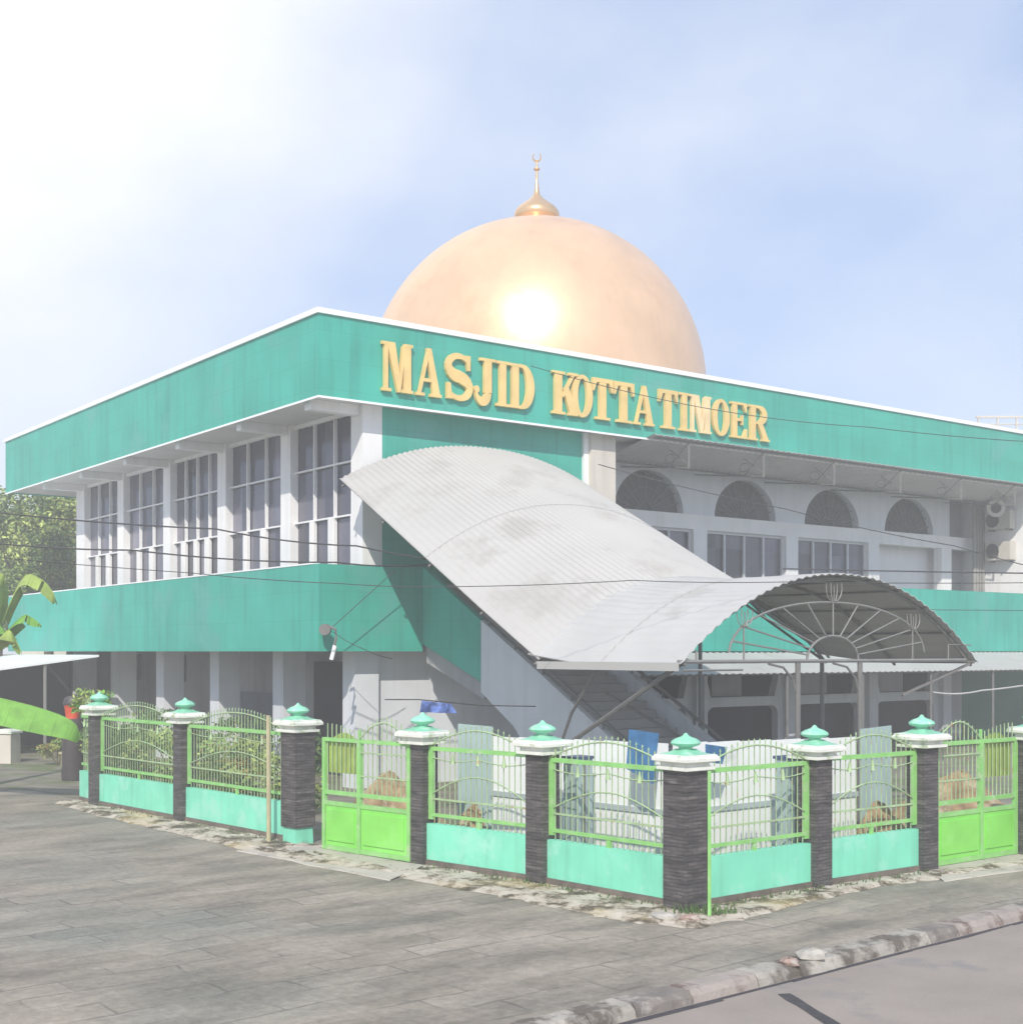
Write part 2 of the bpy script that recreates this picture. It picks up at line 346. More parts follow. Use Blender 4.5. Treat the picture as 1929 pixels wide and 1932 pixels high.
# roof
r = fm().box(.12, LB-.12, .12, LA-.12, Hs, Hs+.2)
r.build('soffit', SOFFIT, mosque)
roof = fm().box(.12, LB-.12, .12, LA-.12, 9.7, 9.9).build('roof', ROOFG, mosque)
f = fm()
f.box(0, LB, 0, .12, Hs-.03, Ht); f.box(0, .12, .12, LA, Hs-.03, Ht); f.box(.12, LB, LA-.12, LA, Hs-.03, Ht); f.box(LB-.12, LB, .12, LA-.12, Hs-.03, Ht)
f.build('fascia', TEAL, mosque)
f = fm(); c = .05
f.box(-c, LB+c, -c, .22, Ht, Ht+.11); f.box(-c, .22, .22, LA+c, Ht, Ht+.11); f.box(.22, LB+c, LA-.22, LA+c, Ht, Ht+.11); f.box(LB-.22, LB+c, .22, LA-.22, Ht, Ht+.11)
f.build('coping', COPING, mosque)
f = fm(); f.box(-.02, LB, -.02, .02-.022, Hs-.075, Hs-.03); f.box(-.02, -.002, 0, LA, Hs-.075, Hs-.03)
f.build('drip_edge', COPING, mosque)
# beams under the eaves at each column
colA = [.73, 4.08, 7.65, 11.26, 14.8, 18.2]
for i, a in enumerate(colA):
    fm().box(.13, 1.34, a-.12, a+.12, Hs-.22, Hs-.002).build('eave_beam', WHITE, mosque)
    fm().box(1.35, 1.85, a-.25, a+.25, 3.25, Hs-.002).build('column', WHITE, mosque)
    fm().box(1.15, 1.75, a-.27, a+.27, 0, 3.0).build('column', SHADEW, mosque)
# left upper windows
for i in range(5):
    a0, a1 = colA[i]+.25, colA[i+1]-.25
    w = fm(); zs = [4.35, 6.05, 7.25, Hs-.06]
    n = 3 if i != 2 else 4
    w.box(1.44, 1.54, a0, a1, 3.25, 4.35)
    for z in zs[1:3]: w.box(1.46, 1.53, a0, a1, z-.02, z+.02)
    w.box(1.46, 1.53, a0, a1, zs[3]-.05, zs[3]+.05)
    for k in range(1, n):
        y = a0 + (a1-a0)*k/n; w.box(1.455, 1.535, y-.018, y+.018, 4.35, Hs-.01)
    for k in range(n):
        y = a0 + (a1-a0)*(k+.06)/n; w.box(1.42, 1.54, y-.02, y+(.16 if k % 2 else .09), 4.36, 6.02)
    wf = w.build('window', WHITE, mosque)
    fm().box(1.56, 1.60, a0, a1, 4.3, Hs-.01).build('pane', GLASS, wf)
fm().box(1.7, 1.9, .98, 18.4, 3.25, Hs-.01).build('wall', SHADEG, mosque)
fm().box(1.35, 12, 18.46, 18.7, 3.25, Hs-.01).build('wall', WHITE, mosque)
# first floor slab + balcony band
fm().box(.14, LB-.2, .14, LA-.5, 3.02, 3.24).build('floor_slab', SLAB, mosque)
bt = 4.84
band = fm(); band.box(0, .13, .13, LA-.3, 3.0, bt); band.prism([(0, 3.0), (2.6, 3.0), (2.6, bt), (0, bt)], 0, .13)
band.build('balcony_band', TEAL, mosque)
fm().box(5.1, LB, 0, .13, 3.0, bt+.05).build('balcony_band', TEAL, mosque)
f = fm(); f.box(-.012, .142, .2, LA-.3, bt, bt+.03); f.build('band_rim', COPING, mosque)
# front upper storey: green wall
fm().box(1.86, 7.6, .48, .75, 3.25, Hs-.01).build('green_wall', TEAL, mosque)
fm().box(7.6, 7.75, .40, .9, 3.25, Hs-.01).build('column', WHITE, mosque)
fm().box(7.752, 8.55, .30, 1.1, 3.25, Hs-.01).build('column', CREAM, mosque)
fm().box(7.9, 8.2, 1.1, 2.5, 3.25, Hs-.01).build('wall', WHITE, mosque)
# arcade wall
AW = 2.5; cent = [11.75, 15.6, 19.5, 23.4]; zc = 6.9
def spandrel(x0, x1, cx, rx, rz, z0, z1, n=22):
    pl = [(x0, z0), (x0, z1), (x1, z1), (x1, z0)]
    return pl + [(cx + rx*math.cos(math.pi*k/n), z0 + rz*math.sin(math.pi*k/n)) for k in range(n+1)]
for i, cxx in enumerate(cent):
    x0 = (cent[i-1]+cxx)/2 if i else 8.2; x1 = (cxx+cent[i+1])/2 if i < 3 else 25.6
    fm().prism(spandrel(x0, x1, cxx, 1.3, 1.15, zc, Hs-.01), AW, AW+.25).build('arch_wall', SHADEW, mosque)
    # fan lattice
    g = fm()
    for k in range(1, 12):
        an = math.pi*k/12; g.tube([(cxx+.25*math.cos(an), AW+.17, zc+.2*math.sin(an)), (cxx+1.28*math.cos(an), AW+.17, zc+1.13*math.sin(an))], .022, 4)
    for rr in (.25, .6, .95):
        g.tube([(cxx+rr*1.3/1.0*math.cos(math.pi*k/16)*.95, AW+.17, zc+.02+rr*1.15*.95*math.sin(math.pi*k/16)) for k in range(17)], .018, 4)
    gl = g.build('fan_window', LATBAR, mosque)
    fm().prism([(cxx+1.32*math.cos(math.pi*k/20), zc+1.17*math.sin(math.pi*k/20)) for k in range(21)], AW+.252, AW+.28).build('pane', LATTICE, gl)
fm().box(8.2, 25.6, AW-.05, AW+.24, 6.48, 6.898).build('beam', WHITE, mosque)
for x in [9.8, 13.65, 17.55, 21.45, 25.33]:
    fm().box(x-.27, x+.27, AW-.08, AW+.24, 3.25, 6.478).build('column', WHITE, mosque)
for i, (x0, x1) in enumerate([(10.07, 13.38), (13.92, 17.28), (17.82, 21.18)]):
    w = fm(); n = 4; yy = AW+.05
    for k in range(n+1):
        x = x0+.03+(x1-x0-.06)*k/n; w.box(x-.035, x+.035, yy, yy+.06, 3.9, 6.42)
    w.box(x0, x1, yy, yy+.07, 6.40, 6.478)
    wf = w.build('window', ALU, mosque)
    fm().box(x0, x1, yy+.08, yy+.11, 3.25, 6.46).build('pane', GLASS, wf)
fm().box(21.3, 25.59, AW+.55, AW+.7, 3.25, 7.2).build('wall', WHITE, mosque)
fm().box(25.6, 27.0, AW+.5, AW+.7, 3.25, Hs-.01).build('wall', SHADEG, mosque)
fm().box(25.6, 27.0, AW-.03, AW+.24, 6.48, 6.898).build('beam', WHITE, mosque)
fm().box(27.2, 27.45, .3, AW+.7, 3.25, Hs-.01).build('wall', WHITE, mosque)
# ground floor
fm().box(1.76, 7.0, .6, .85, 0, 3.0).build('wall', SHADEW, mosque)
g = fm(); g.box(2.5, 2.7, .9, 19, 0, 3.0); g.build('wall', SHADEG, mosque)
fm().box(1.2, 2.5, 18.9, 19.1, 0, 3.0).build('wall', SHADEG, mosque)
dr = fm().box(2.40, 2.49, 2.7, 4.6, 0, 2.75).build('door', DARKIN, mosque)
fm().box(2.43, 2.49, 6.9, 9.1, 0, 1.9).build('door', mat('slate_door', (.16, .17, .21), .7), mosque)
for a in (5.9, 9.9, 12.9, 16.4):
    wf = fm().box(2.44, 2.49, a-.35, a+.35, 2.1, 2.9).build('window', LATTICE, mosque)
    fm().box(2.42, 2.438, a-.3, a+.3, 2.15, 2.85).build('pane', GLASS, wf)
fm().box(6.8, 7.0, .85, AW, 0, 3.0).build('wall', SHADEG, mosque)
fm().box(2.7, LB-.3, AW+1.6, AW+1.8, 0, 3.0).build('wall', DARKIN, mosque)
fm().box(1.9, LB-.3, LA-3.1, LA-2.95, 3.25, Hs-.01).build('wall', WHITE, mosque)
fm().box(LB-.5, LB-.3, 3.2, LA-3.2, 0, Hs-.01).build('wall', WHITE, mosque)
gc = [11.7, 15.5, 19.35, 23.2]
def lowerbay(cx, hw=1.5, hh=1.38, rr=.28):
    pl = [(cx+hw, 0.0), (cx+hw, hh-rr)]
    pl += [(cx+hw-rr+rr*math.cos(math.pi/2*k/6), hh-rr+rr*math.sin(math.pi/2*k/6)) for k in range(1, 7)]
    pl += [(cx-hw+rr-rr*math.sin(math.pi/2*k/6), hh-rr+rr*math.cos(math.pi/2*k/6)) for k in range(0, 7)]
    pl += [(cx-hw, 0.0)]
    return pl
for i, cxx in enumerate(gc):
    x0 = (gc[i-1]+cxx)/2 if i else 7.0; x1 = (cxx+gc[i+1])/2 if i < 3 else 25.4
    pl = [(x0, 0.0), (x0, 1.66), (x1, 1.66), (x1, 0.0)] + lowerbay(cxx)
    fm().prism(pl, AW, AW+.25).build('wall', SHADEW, mosque)
    # upper piece with a flaring transom opening
    pl = [(x0, 1.66), (x0, 2.96), (x1, 2.96), (x1, 1.66), (cxx+1.35, 1.66), (cxx+1.55, 2.35), (cxx-1.55, 2.35), (cxx-1.35, 1.66)]
    fm().prism(pl, AW+.002, AW+.25).build('wall', SHADEW, mosque)
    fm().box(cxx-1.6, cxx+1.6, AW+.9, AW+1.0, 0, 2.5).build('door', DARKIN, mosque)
    fm().box(cxx-1.0, cxx+.25, AW+.3, AW+.34, 1.68, 2.3).build('transom_panel', SHADEG, mosque)
for x in (13.6, 17.45, 21.3, 25.2):
    fm().box(x-.22, x+.22, AW-.2, AW-.002, 0, 2.7).build('column', SHADEW, mosque)
fm().box(25.42, 26.3, AW, AW+.25, 0, 3.0).build('wall', SHADEG, mosque)
sh = fm()
for k in range(24): sh.box(26.32, LB-.1, AW+.02+(.015 if k % 2 else 0), AW+.06+(.015 if k % 2 else 0), k*.125, (k+1)*.125)
sh.build('roller_door', GREEND, mosque)
# dome
bc, ac = 14.45, 11.0
dc = F(bc, ac, 0); DR = 317/FPX*dc.y; DZ = CAMH + (HY-739)/FPX*dc.y


prof = [(DR, 9.9), (DR, 11.0)] + [(DR*math.cos(rad(t)), DZ+DR*math.sin(rad(t))) for t in range(0, 90, 2)]
dome = MB().lathe((dc.x, dc.y, 0), prof, 96).build('dome', GOLD, mosque, smooth=True)
k = dc.y/FPX; zt = DZ+DR
fp = [(34*k, zt-.08), (36*k, zt+.08), (41*k, zt+.16), (43*k, zt+.27), (42*k, zt+.38), (38*k, zt+.49), (30*k, zt+.62), (20*k, zt+.75), (11*k, zt+.88), (6*k, zt+1.0), (4.4*k, zt+1.2), (3.4*k, zt+1.35), (2.4*k, zt+1.5)]
fin = MB().lathe((dc.x, dc.y, 0), fp, 32).build('finial', GOLDF, dome, smooth=True)
sp = MB().lathe((dc.x, dc.y, 0), [(.045, zt+1.45), (.04, zt+1.8), (.11, zt+1.84), (.11, zt+1.88), (.035, zt+1.92), (.03, zt+2.1)], 12).build('spire', GOLDF, dome, smooth=True)
cr = MB().tube([(dc.x + .14*math.cos(rad(t)), dc.y, zt+2.27+.14*math.sin(rad(t))) for t in range(130, 411, 20)], [.015+.02*math.sin(math.pi*i/14) for i in range(15)], 6).build('crescent', GOLDF, dome)

# ------------------------------------------------------------------ staircase (part of the mosque)
b0, b1 = 2.6, 5.1
st = fm()
for i in range(26):
    s0 = i*.30 + .2; z1 = 4.5 - (i+1)*.167
    if z1 > .1: st.box(b0+.16, b1-.16, -s0-.30, -s0, max(0, z1-.32), z1)
st.box(b0+.16, b1-.16, -.2, .47, 3.0, 4.5)
stair = st.build('staircase', SLAB, mosque)
def top(s): return 4.86 - .551*s
def bot(s): return 3.16 - .36*s if s < 2.19 else 2.34 - .02 - .62*(s-2.19)
s_end = 7.9
# green upper flank
fm().prismx([(-0.002, 3.16), (-0.002, top(0)), (-2.19, top(2.19)), (-2.19, 2.37)], b0, b0+.14).build('flank_wall', TEAL, stair)
fm().prismx([(-2.192, 2.15), (-2.192, top(2.19)), (-s_end, top(s_end)), (-s_end, 0.0), (-4.9, 0.0), (-3.3, 1.5)], b0+.01, b0+.13).build('flank_wall', SHADEW, stair)
fm().prismx([(-.0, 2.75), (-.0, 3.14), (-2.18, 2.35), (-2.18, 2.0)], b0+.10, b0+.5).build('soffit_beam', SHADEG, stair)  # painted grey to stand for the shade under the flank
fm().prismx([(-.0, 3.1), (-.0, top(0)), (-s_end, top(s_end)), (-s_end, 0.0), (-6.4, 0.0)], b1-.14, b1).build('flank_wall', SHADEW, stair)
for bb in (b0+.07, b1-.07):
    h = fm(); h.tube([(bb, -2.2, top(2.2)+.16), (bb, -s_end, top(s_end)+.16)], .035, 6)
    for s in [2.4+.9*i for i in range(7)]: h.tube([(bb, -s, top(s)-.01), (bb, -s, top(s)+.16)], .02, 5)
    h.build('handrail', STEEL, stair)

# ------------------------------------------------------------------ barrel canopy
canopy = thing('barrel_canopy', 'grey corrugated barrel canopy sloping over the stairs with fan-patterned entrance arch', 'canopy', F(4.3, -8, 0), MROT)
W0 = 7.63; S1 = 6.75; S2 = 10.25; HL = 2.80
def sect(s):
    if s <= S1: return 6.60 - (6.60-HL)*s/S1, 1.02 + (1.5-1.02)*s/S1
    return HL, 1.5
def prof_h(u): return 1 - abs(2*u-1)**2.15
def vault(sa, sb, m, name, extra=0.0, nwave=40, rows=2):
    n = nwave*4; b = fm(); vs = []; fs = []
    for j in range(rows+1):
        s = sa + (sb-sa)*j/rows
        h, ri = sect(s)
        for i in range(n+1):
            u = i/n; vs.append((.5+W0*u, -s, h + extra + ri*prof_h(u) + .016*math.cos(2*math.pi*i/4)))
    m_ = len(vs)
    vs += [(x, y, z-.012) for x, y, z in vs]
    for j in range(rows):
        for i in range(n):
            p = j*(n+1)+i; fs.append((p, p+1, p+n+2, p+n+1)); fs.append((m_+p, m_+p+n+1, m_+p+n+2, m_+p+1))
    for i in range(n):
        fs.append((i, m_+i, m_+i+1, i+1)); p = rows*(n+1)+i; fs.append((p, p+1, m_+p+1, m_+p))
    b.add(vs, fs); return b.build(name, m, canopy, smooth=True, fix=False)
vault(0, S1+.06, ZINC, 'stair_roof_sheet', 0.05, nwave=56, rows=4)
vault(S1-.25, S2, ZINC2, 'entrance_roof_sheet', 0.0, rows=3)
# flashing at the junction
h, ri = sect(S1)
fm().tube([(.5+W0*i/24, -S1-.02, h+.075+ri*prof_h(i/24)) for i in range(25)], .03, 5).build('flashing', ZINC2, canopy)
# ribs and purlins
for s in (.1, 1.7, 3.4, 5.1, 6.7, 8.4, 10.1):
    h, ri = sect(s)
    fm().tube([(.5+W0*i/20, -s, h-.06+ri*prof_h(i/20)) for i in range(21)], .03, 5).build('rib', STEEL, canopy)
pu = fm()
for i in range(1, 10):
    u = i/10; pts = []
    for s in (.05, 2, 4, 6.7, 8.5, 10.2):
        h, ri = sect(s); pts.append((.5+W0*u, -s, h-.035+ri*prof_h(u)))
    pu.tube(pts, .018, 4)
pu.build('purlin', STEEL, canopy)
for bb in (.62, .38+W0):
    fm().tube([(bb, -s, sect(s)[0]+.0) for s in (0, S1, S2)], .028, 6).build('eave_beam', STEEL, canopy)
fm().box(.47, .495, -S2+.02, -S1-.05, HL-.10, HL+.03).build('gutter', ZINC, canopy)
for s in (3.3, 8.4):
    h, ri = sect(s); ex = .05 if s < S1 else 0
    fm().tube([(.5+W0*i/80, -s, h+ex+.016+ri*prof_h(i/80)) for i in range(81)], .005, 4).build('lap_seam', ZINC, canopy)
# front arch truss
yf = -S2+.06; zt0 = HL+.04; wc = .5+3.60
t = fm(); t.tube([(.52, yf, zt0), (.48+W0-.3, yf, zt0)], .035, 6); t.tube([(.6, yf-.02, zt0-.13), (1.9, yf-.02, zt0-.13)], .018, 5)
t.build('tie_beam', STEELL, canopy)
t = fm(); t.tube([(wc+.66*math.cos(math.pi*k/14), yf, zt0+.42*math.sin(math.pi*k/14)) for k in range(15)], .022, 6)
def outer(an): return (wc+2.5*math.cos(an), yf, zt0+.98*math.sin(an)**.8 if math.sin(an) > 0 else zt0)
t.tube([outer(math.pi*(.03+.94*k/24)) for k in range(25)], .02, 6)
for k in range(0, 11):
    an = math.pi*(.08+.84*k/10); o = outer(an)
    t.tube([(wc+.66*math.cos(an), yf, zt0+.42*math.sin(an)), o], .016, 5)
t.build('fan_grille', STEELL, canopy)
def tulip(bx, z, k=1.0):
    g = fm()
    for sgn in (-1, 1):
        for wdt in (.08, .2):
            g.tube([(bx+sgn*wdt*k*math.sin(math.pi*(.08+.5*q/6)), yf-.02, z+.30*k*(q/6)**1.6) for q in range(7)], .010, 4)
    g.tube([(bx, yf-.02, z), (bx, yf-.02, z+.26*k)], .01, 4)
    g.build('scroll_ornament', STEELL, canopy)
tulip(wc, zt0+1.0); tulip(wc-2.15, zt0+.55, .9); tulip(wc+2.15, zt0+.55, .9)
t = fm()
for ub, hh in ((wc-2.15, .55), (wc+2.15, .55), (wc-3.2, .18), (wc+3.2, .28)): fm().tube([(ub, yf, zt0), (ub, yf, zt0+hh)], .016, 5).build('upright_bar', STEELL, canopy)
fm().tube([(wc+3.2, yf, zt0+.28), (wc+3.9, yf, zt0+.28)], .012, 4).build('cross_bar', STEELL, canopy)
for w in (2.72, 4.30):
    fm().tube([(.5+w, yf, 0), (.5+w, yf, zt0-.03)], .045, 8).build('post', STEEL, canopy)
    fm().tube([(.5+w-.02, yf, zt0-.55), (.5+w-.12, yf, zt0-.3), (.5+w-.35, yf, zt0-.1), (.5+w-.7, yf, zt0-.04)], .02, 5).build('bracket', STEEL, canopy)
# inclined props between entrance canopy and stair flanks
fm().tube([(.62, yf+.03, zt0-.02), (.62+.25, yf+2.1, zt0-.95), (1.15, yf+3.9, zt0-1.72)], .04, 6).build('prop', STEEL, canopy)
fm().tube([(.6, yf+1.9, zt0-.05), (1.0, yf+3.1, zt0-.9), (1.3, yf+4.0, .9)], .03, 6).build('prop', STEEL, canopy)
ga, gb = px(1143, 1308, 24.2), px(1300, 1402, 23.2); MB().tube([tuple(ga), tuple(gb)], .03, 6).build('prop', STEEL, canopy)
fm().tube([(.5+W0-.1, yf+.02, HL-.02), (.5+W0-1.5, yf+.5, HL-.6)], .03, 5).build('prop', STEEL, canopy)
for bb, ss in ((8.0, 3.2), (8.0, 6.7)):
    fm().tube([(bb, -ss, 0), (bb, -ss, sect(ss)[0]-.05)], .045, 8).build('post', STEEL, canopy)

# ------------------------------------------------------------------ lean-to roofs
def lean(name, label, b0_, b1_, a0_, a1_, hi, lo, m, n):
    t = thing(name, label, 'lean-to roof', F((b0_+b1_)/2, a0_, 0), MROT)
    b = fm(); N_ = n*4; vs = []; fs = []
    for a_, h_ in ((a1_, hi), (a0_, lo)):
        for i in range(N_+1): vs.append((b0_+(b1_-b0_)*i/N_, a_, h_+.014*math.cos(2*math.pi*i/4)))
    q = len(vs); vs += [(x, y, z-.015) for x, y, z in vs]
    for i in range(N_):
        fs += [(i, i+1, N_+2+i, N_+1+i), (q+i, q+N_+1+i, q+N_+2+i, q+i+1), (N_+1+i, N_+2+i, q+N_+2+i, q+N_+1+i)]
    b.add(vs, fs); b.build('roof_sheet', m, t, smooth=True, fix=False)
    return t
lt = lean('lean_to_roof', 'long pale corrugated lean-to roof under the front balcony band right of the canopy', 6.4, LB, -2.0, -.02, 2.97, 2.46, ZINC2, 100)
for bb in (9.4, 12.4, 15.4, 18.4, 21.4, 24.4, 27.4):
    fm().tube([(bb, -1.9, 0), (bb, -1.9, 2.44)], .035, 6).build('post', STEEL, lt)
fm().tube([(6.4, -1.9, 2.43), (LB, -1.9, 2.43)], .03, 5).build('beam', STEEL, lt)

aw = thing('eave_awning', 'thin corrugated awning on steel brackets under the eaves over the arched windows', 'awning', F(17, 0, 7.9), MROT)
b = fm(); vs = []; fs = []; N_ = 320
for a_, h_ in ((-.32, 8.43), (1.6, 8.05)):
    for i in range(N_+1): vs.append((9.3+(26.6-9.3)*i/N_, a_, h_+.014*math.cos(2*math.pi*i/4)))
q = len(vs); vs += [(x, y, z-.015) for x, y, z in vs]
for i in range(N_): fs += [(i, i+1, N_+2+i, N_+1+i), (q+i, q+N_+1+i, q+N_+2+i, q+i+1), (i, q+i, q+i+1, i+1)]
b.add(vs, fs); b.build('awning_sheet', ZINC2, aw, smooth=True, fix=False)
for bb in (10.6, 13.4, 16.3, 19.3, 22.3, 25.2):
    g = fm(); g.tube([(bb, -.2, 8.38), (bb, -.2, 7.68)], .03, 5); g.tube([(bb, -.2, 7.70), (bb, 2.4, 8.02)], .02, 5)
    g.tube([(bb, -.2, 8.36), (bb, .5, 7.8)], .012, 4); g.tube([(bb, .5, 8.25), (bb, -.1, 7.85)], .012, 4)
    g.tube([(bb, .5+.18*math.cos(rad(t_)), 8.02+.12*math.sin(rad(t_))) for t_ in range(0, 361, 40)], .010, 4)
    g.build('bracket', STEEL, aw)
fm().tube([(9.0, 1.5, 7.98), (26.8, 1.5, 7.98)], .03, 5).build('beam', STEEL, aw)
fm().tube([(9.4, -.2, 8.36), (26.6, -.2, 8.36)], .025, 5).build('beam', STEEL, aw)

shed = thing('lean_to_shed', 'open shed with white sloping roof against the far left end of the mosque', 'shed', F(-3, 14, 0), MROT)
vs = [(0, 12.9, 2.9), (-7, 12.9, 1.98), (-7, 20.5, 1.98), (0, 20.5, 2.9)]
fm().add(vs + [(x, y, z-.06) for x, y, z in vs], [(0,1,2,3),(4,7,6,5),(0,4,5,1),(1,5,6,2),(2,6,7,3),(3,7,4,0)]).build('roof_sheet', COPING, shed)
for bb in (-1.5, -5.6):
    fm().tube([(bb, 13.0, 0), (bb, 13.0, 2.9+bb*.131-.06)], .05, 8).build('post', STEELL, shed)
fm().prism([(-7, 0), (1.14, 0), (1.14, 2.88), (0, 2.8), (-7, 1.9)], 18.6, 18.7).build('dark_backing', DARKIN, shed)  # near-black panel added to stand in for the shed's shaded interior
fm().box(-7, .9, 20.55, 20.65, 0, 2.2).build('dark_backing', BLACKP, shed)  # black panel farther back, likewise filling in the dark interior
for i in range(4):
    fm().box(-6.6+i*1.6, -5.4+i*1.6, 18.4, 19.2, 0, 1.1+.2*(i % 2)).build('stored_crate', BLACKP, shed)

# ------------------------------------------------------------------ sign letters
def stroke(pts, ws):
    L_ = []; R_ = []
    for i, (x, z) in enumerate(pts):
        x0, z0 = pts[max(0, i-1)]; x1, z1 = pts[min(len(pts)-1, i+1)]
        dx, dz = x1-x0, z1-z0; l = math.hypot(dx, dz) or 1; nx, nz = -dz/l, dx/l
        w = ws[i] if isinstance(ws, list) else ws
        L_.append((x+nx*w/2, z+nz*w/2)); R_.append((x-nx*w/2, z-nz*w/2))
    return L_ + R_[::-1]
def rect(x0, x1, z0, z1): return [(x0, z0), (x1, z0), (x1, z1), (x0, z1)]
def arc(cx, cz, rx, rz, t0, t1, n=14): return [(cx+rx*math.cos(rad(t0+(t1-t0)*i/n)), cz+rz*math.sin(rad(t0+(t1-t0)*i/n))) for i in range(n+1)]
def arcw(n, w0, w1): return [w0+(w1-w0)*math.sin(math.pi*i/n) for i in range(n+1)]
SF = .062
def glyph(ch):
    if ch == 'I': return [rect(.28, .72, SF, 1-SF), rect(.05, .95, 0, SF), rect(.05, .95, 1-SF, 1)]
    if ch == 'T': return [rect(.33, .67, SF, .9), rect(.14, .86, 0, SF), rect(.0, 1, .9, 1), [(0, .9), (.0, .68), (.07, .68), (.2, .9)], [(1, .9), (1, .68), (.93, .68), (.8, .9)]]
    if ch == 'M': return [rect(.08, .20, SF, 1-SF), rect(0, .30, 0, SF), rect(0, .24, 1-SF, 1), [(.16, 1), (.42, 1), (.60, .25), (.50, .0)], [(.78, 1), (.60, .0), (.50, .0), (.55, .2), (.66, .95)],
                          rect(.70, .94, SF, 1-SF), rect(.62, 1.0, 0, SF), rect(.72, 1.0, 1-SF, 1)]
    if ch == 'A': return [[(.46, 1), (.10, SF), (.20, SF), (.52, .86)], [(.42, 1), (.60, 1), (.94, SF), (.66, SF)], rect(.27, .68, .30, .37), rect(0, .34, 0, SF), rect(.55, 1, 0, SF)]
    if ch == 'S':
        p = arc(.5, .73, .36, .22, 40, 270, 12) + arc(.5, .27, .38, .22, 90, -140, 12)[1:]
        n = len(p)-1; return [stroke(p, [.10+.17*math.sin(math.pi*i/n)**2 for i in range(n+1)]), [(.72, .98), (.9, .98), (.9, .66), (.8, .66)], [(.08, .36), (.2, .36), (.27, .02), (.08, .02)]]
    if ch == 'J': return [rect(.48, .82, .25, 1-SF), rect(.28, 1, 1-SF, 1), stroke(arc(.38, .25, .27, .20, 0, -190, 12), [.30-.018*i for i in range(13)]), arc(.13, .30, .12, .08, 0, 330, 10)]
    if ch == 'D': return [rect(.10, .38, SF, 1-SF), rect(0, .5, 0, SF), rect(0, .5, 1-SF, 1), stroke([(.4, 1-SF/2)] + arc(.45, .5, .40, .5-SF/2, 80, -80, 14) + [(.4, SF/2)], [.075] + arcw(14, .08, .30) + [.075])]
    if ch == 'K': return [rect(.10, .38, SF, 1-SF), rect(0, .5, 0, SF), rect(0, .5, 1-SF, 1), stroke([(.40, .42), (.82, .96)], .09), [(.42, .60), (.60, .70), (.98, SF), (.68, SF)], rect(.62, 1, 0, SF), rect(.62, 1.0, 1-SF, 1)]
    if ch == 'O':
        o = []; n = 28
        for hf in (0, 1):
            t = [90+180*i/14+180*hf for i in range(15)]
            o.append([(.5+.5*math.cos(rad(a)), .5+.51*math.sin(rad(a))) for a in t] + [(.5+.22*math.cos(rad(a)), .5+.42*math.sin(rad(a))) for a in t[::-1]])
        return o
    if ch == 'E': return [rect(.10, .38, SF, 1-SF), rect(0, .95, 0, SF), rect(0, .93, 1-SF, 1), [(.95, SF), (.95, .28), (.88, .28), (.72, SF)], [(.93, 1-SF), (.93, .74), (.86, .74), (.7, 1-SF)], rect(.38, .66, .48, .55), rect(.64, .72, .38, .65)]
    if ch == 'R': return [rect(.08, .34, SF, 1-SF), rect(0, .44, 0, SF), rect(0, .44, 1-SF, 1), stroke([(.36, 1-SF/2)] + arc(.42, .74, .34, .22, 80, -80, 12) + [(.36, .5)], [.075] + arcw(12, .08, .25) + [.075]), [(.42, .49), (.66, .49), (.94, SF), (.68, SF)], rect(.62, 1, 0, SF)]
sign = thing('sign_lettering', 'golden raised letters reading MASJID KOTTA TIMOER across the teal front fascia', 'sign', F(7.6, -.02, 8.66), MROT)
LT = [('M',716,774),('A',780,828),('S',834,888),('J',889,930),('I',930,958),('D',956,1003),('K',1037,1085),('O',1074,1113),('T',1113,1151),('T',1153,1191),('A',1190,1229),
      ('T',1238,1273),('I',1275,1297),('M',1296,1336),('O',1339,1371),('E',1373,1405),('R',1407,1446)]
def bx(x): q = (x-CX)/FPX; return (4.04+28*q)/(.798-.6027*q)
for i, (ch, x0, x1) in enumerate(LT):
    B0, B1 = bx(x0), bx(x1); t = i/16; zb = 8.64+.03*t; hh = 1.07-.13*t; g = fm()
    for j, pl in enumerate(glyph(ch)):
        g.prism([(B0+(B1-B0)*x, zb+hh*z) for x, z in pl], -.10-.002*j-.001*(i % 2), -.02)
    g.build('letter', LETTERW if (i == 13) else LETTER, sign)
    # mounting studs/back plate
bpy.context.view_layer.update()

# ------------------------------------------------------------------ wall mounted items at the right
def ac_unit(label, zb):
    t = thing('air_conditioner', label, 'air conditioner', F(27.0, 1.45, zb), MROT, 'air conditioner units on the side wall')
    fm().box(26.82, 27.17, 1.0, 1.95, zb, zb+.62).build('casing', ACM, t)
    g = fm()
    for k in range(5): g.tube([(26.805, 1.66+.05*(k+1)*math.cos(rad(q)), zb+.31+.05*(k+1)*math.sin(rad(q))) for q in range(0, 361, 30)], .008, 4)
    g.build('fan_grille', STEEL, t)
    fm().prismx([(1.66+.25*math.cos(rad(q)), zb+.31+.25*math.sin(rad(q))) for q in range(0, 360, 20)], 26.812, 26.818).build('fan_opening', BLACKP, t)
    g = fm()
    for a_ in (1.15, 1.8): g.box(26.78, 27.19, a_-.02, a_+.02, zb-.05, zb-.002)
    g.build('bracket', STEEL, t)
ac_unit('upper cream air conditioner unit on the right end wall, above another one', 7.15)
ac_unit('lower cream air conditioner unit on the right end wall, beneath another one', 6.1)
hs = thing('horn_loudspeaker', 'round grey horn loudspeaker under the eaves beside the air conditioners', 'loudspeaker', F(26.3, 1.3, 7.5), MROT)
c_ = F(26.15, 1.1, 7.78); dirv = Vector((-.25, -1, -.05)).normalized()
g = MB(); g.tube([c_+dirv*t_ for t_ in (-.35, -.2, -.05, .05, .12)], [.05, .07, .14, .24, .30], 16); g.build('horn', ACM, hs, smooth=True)
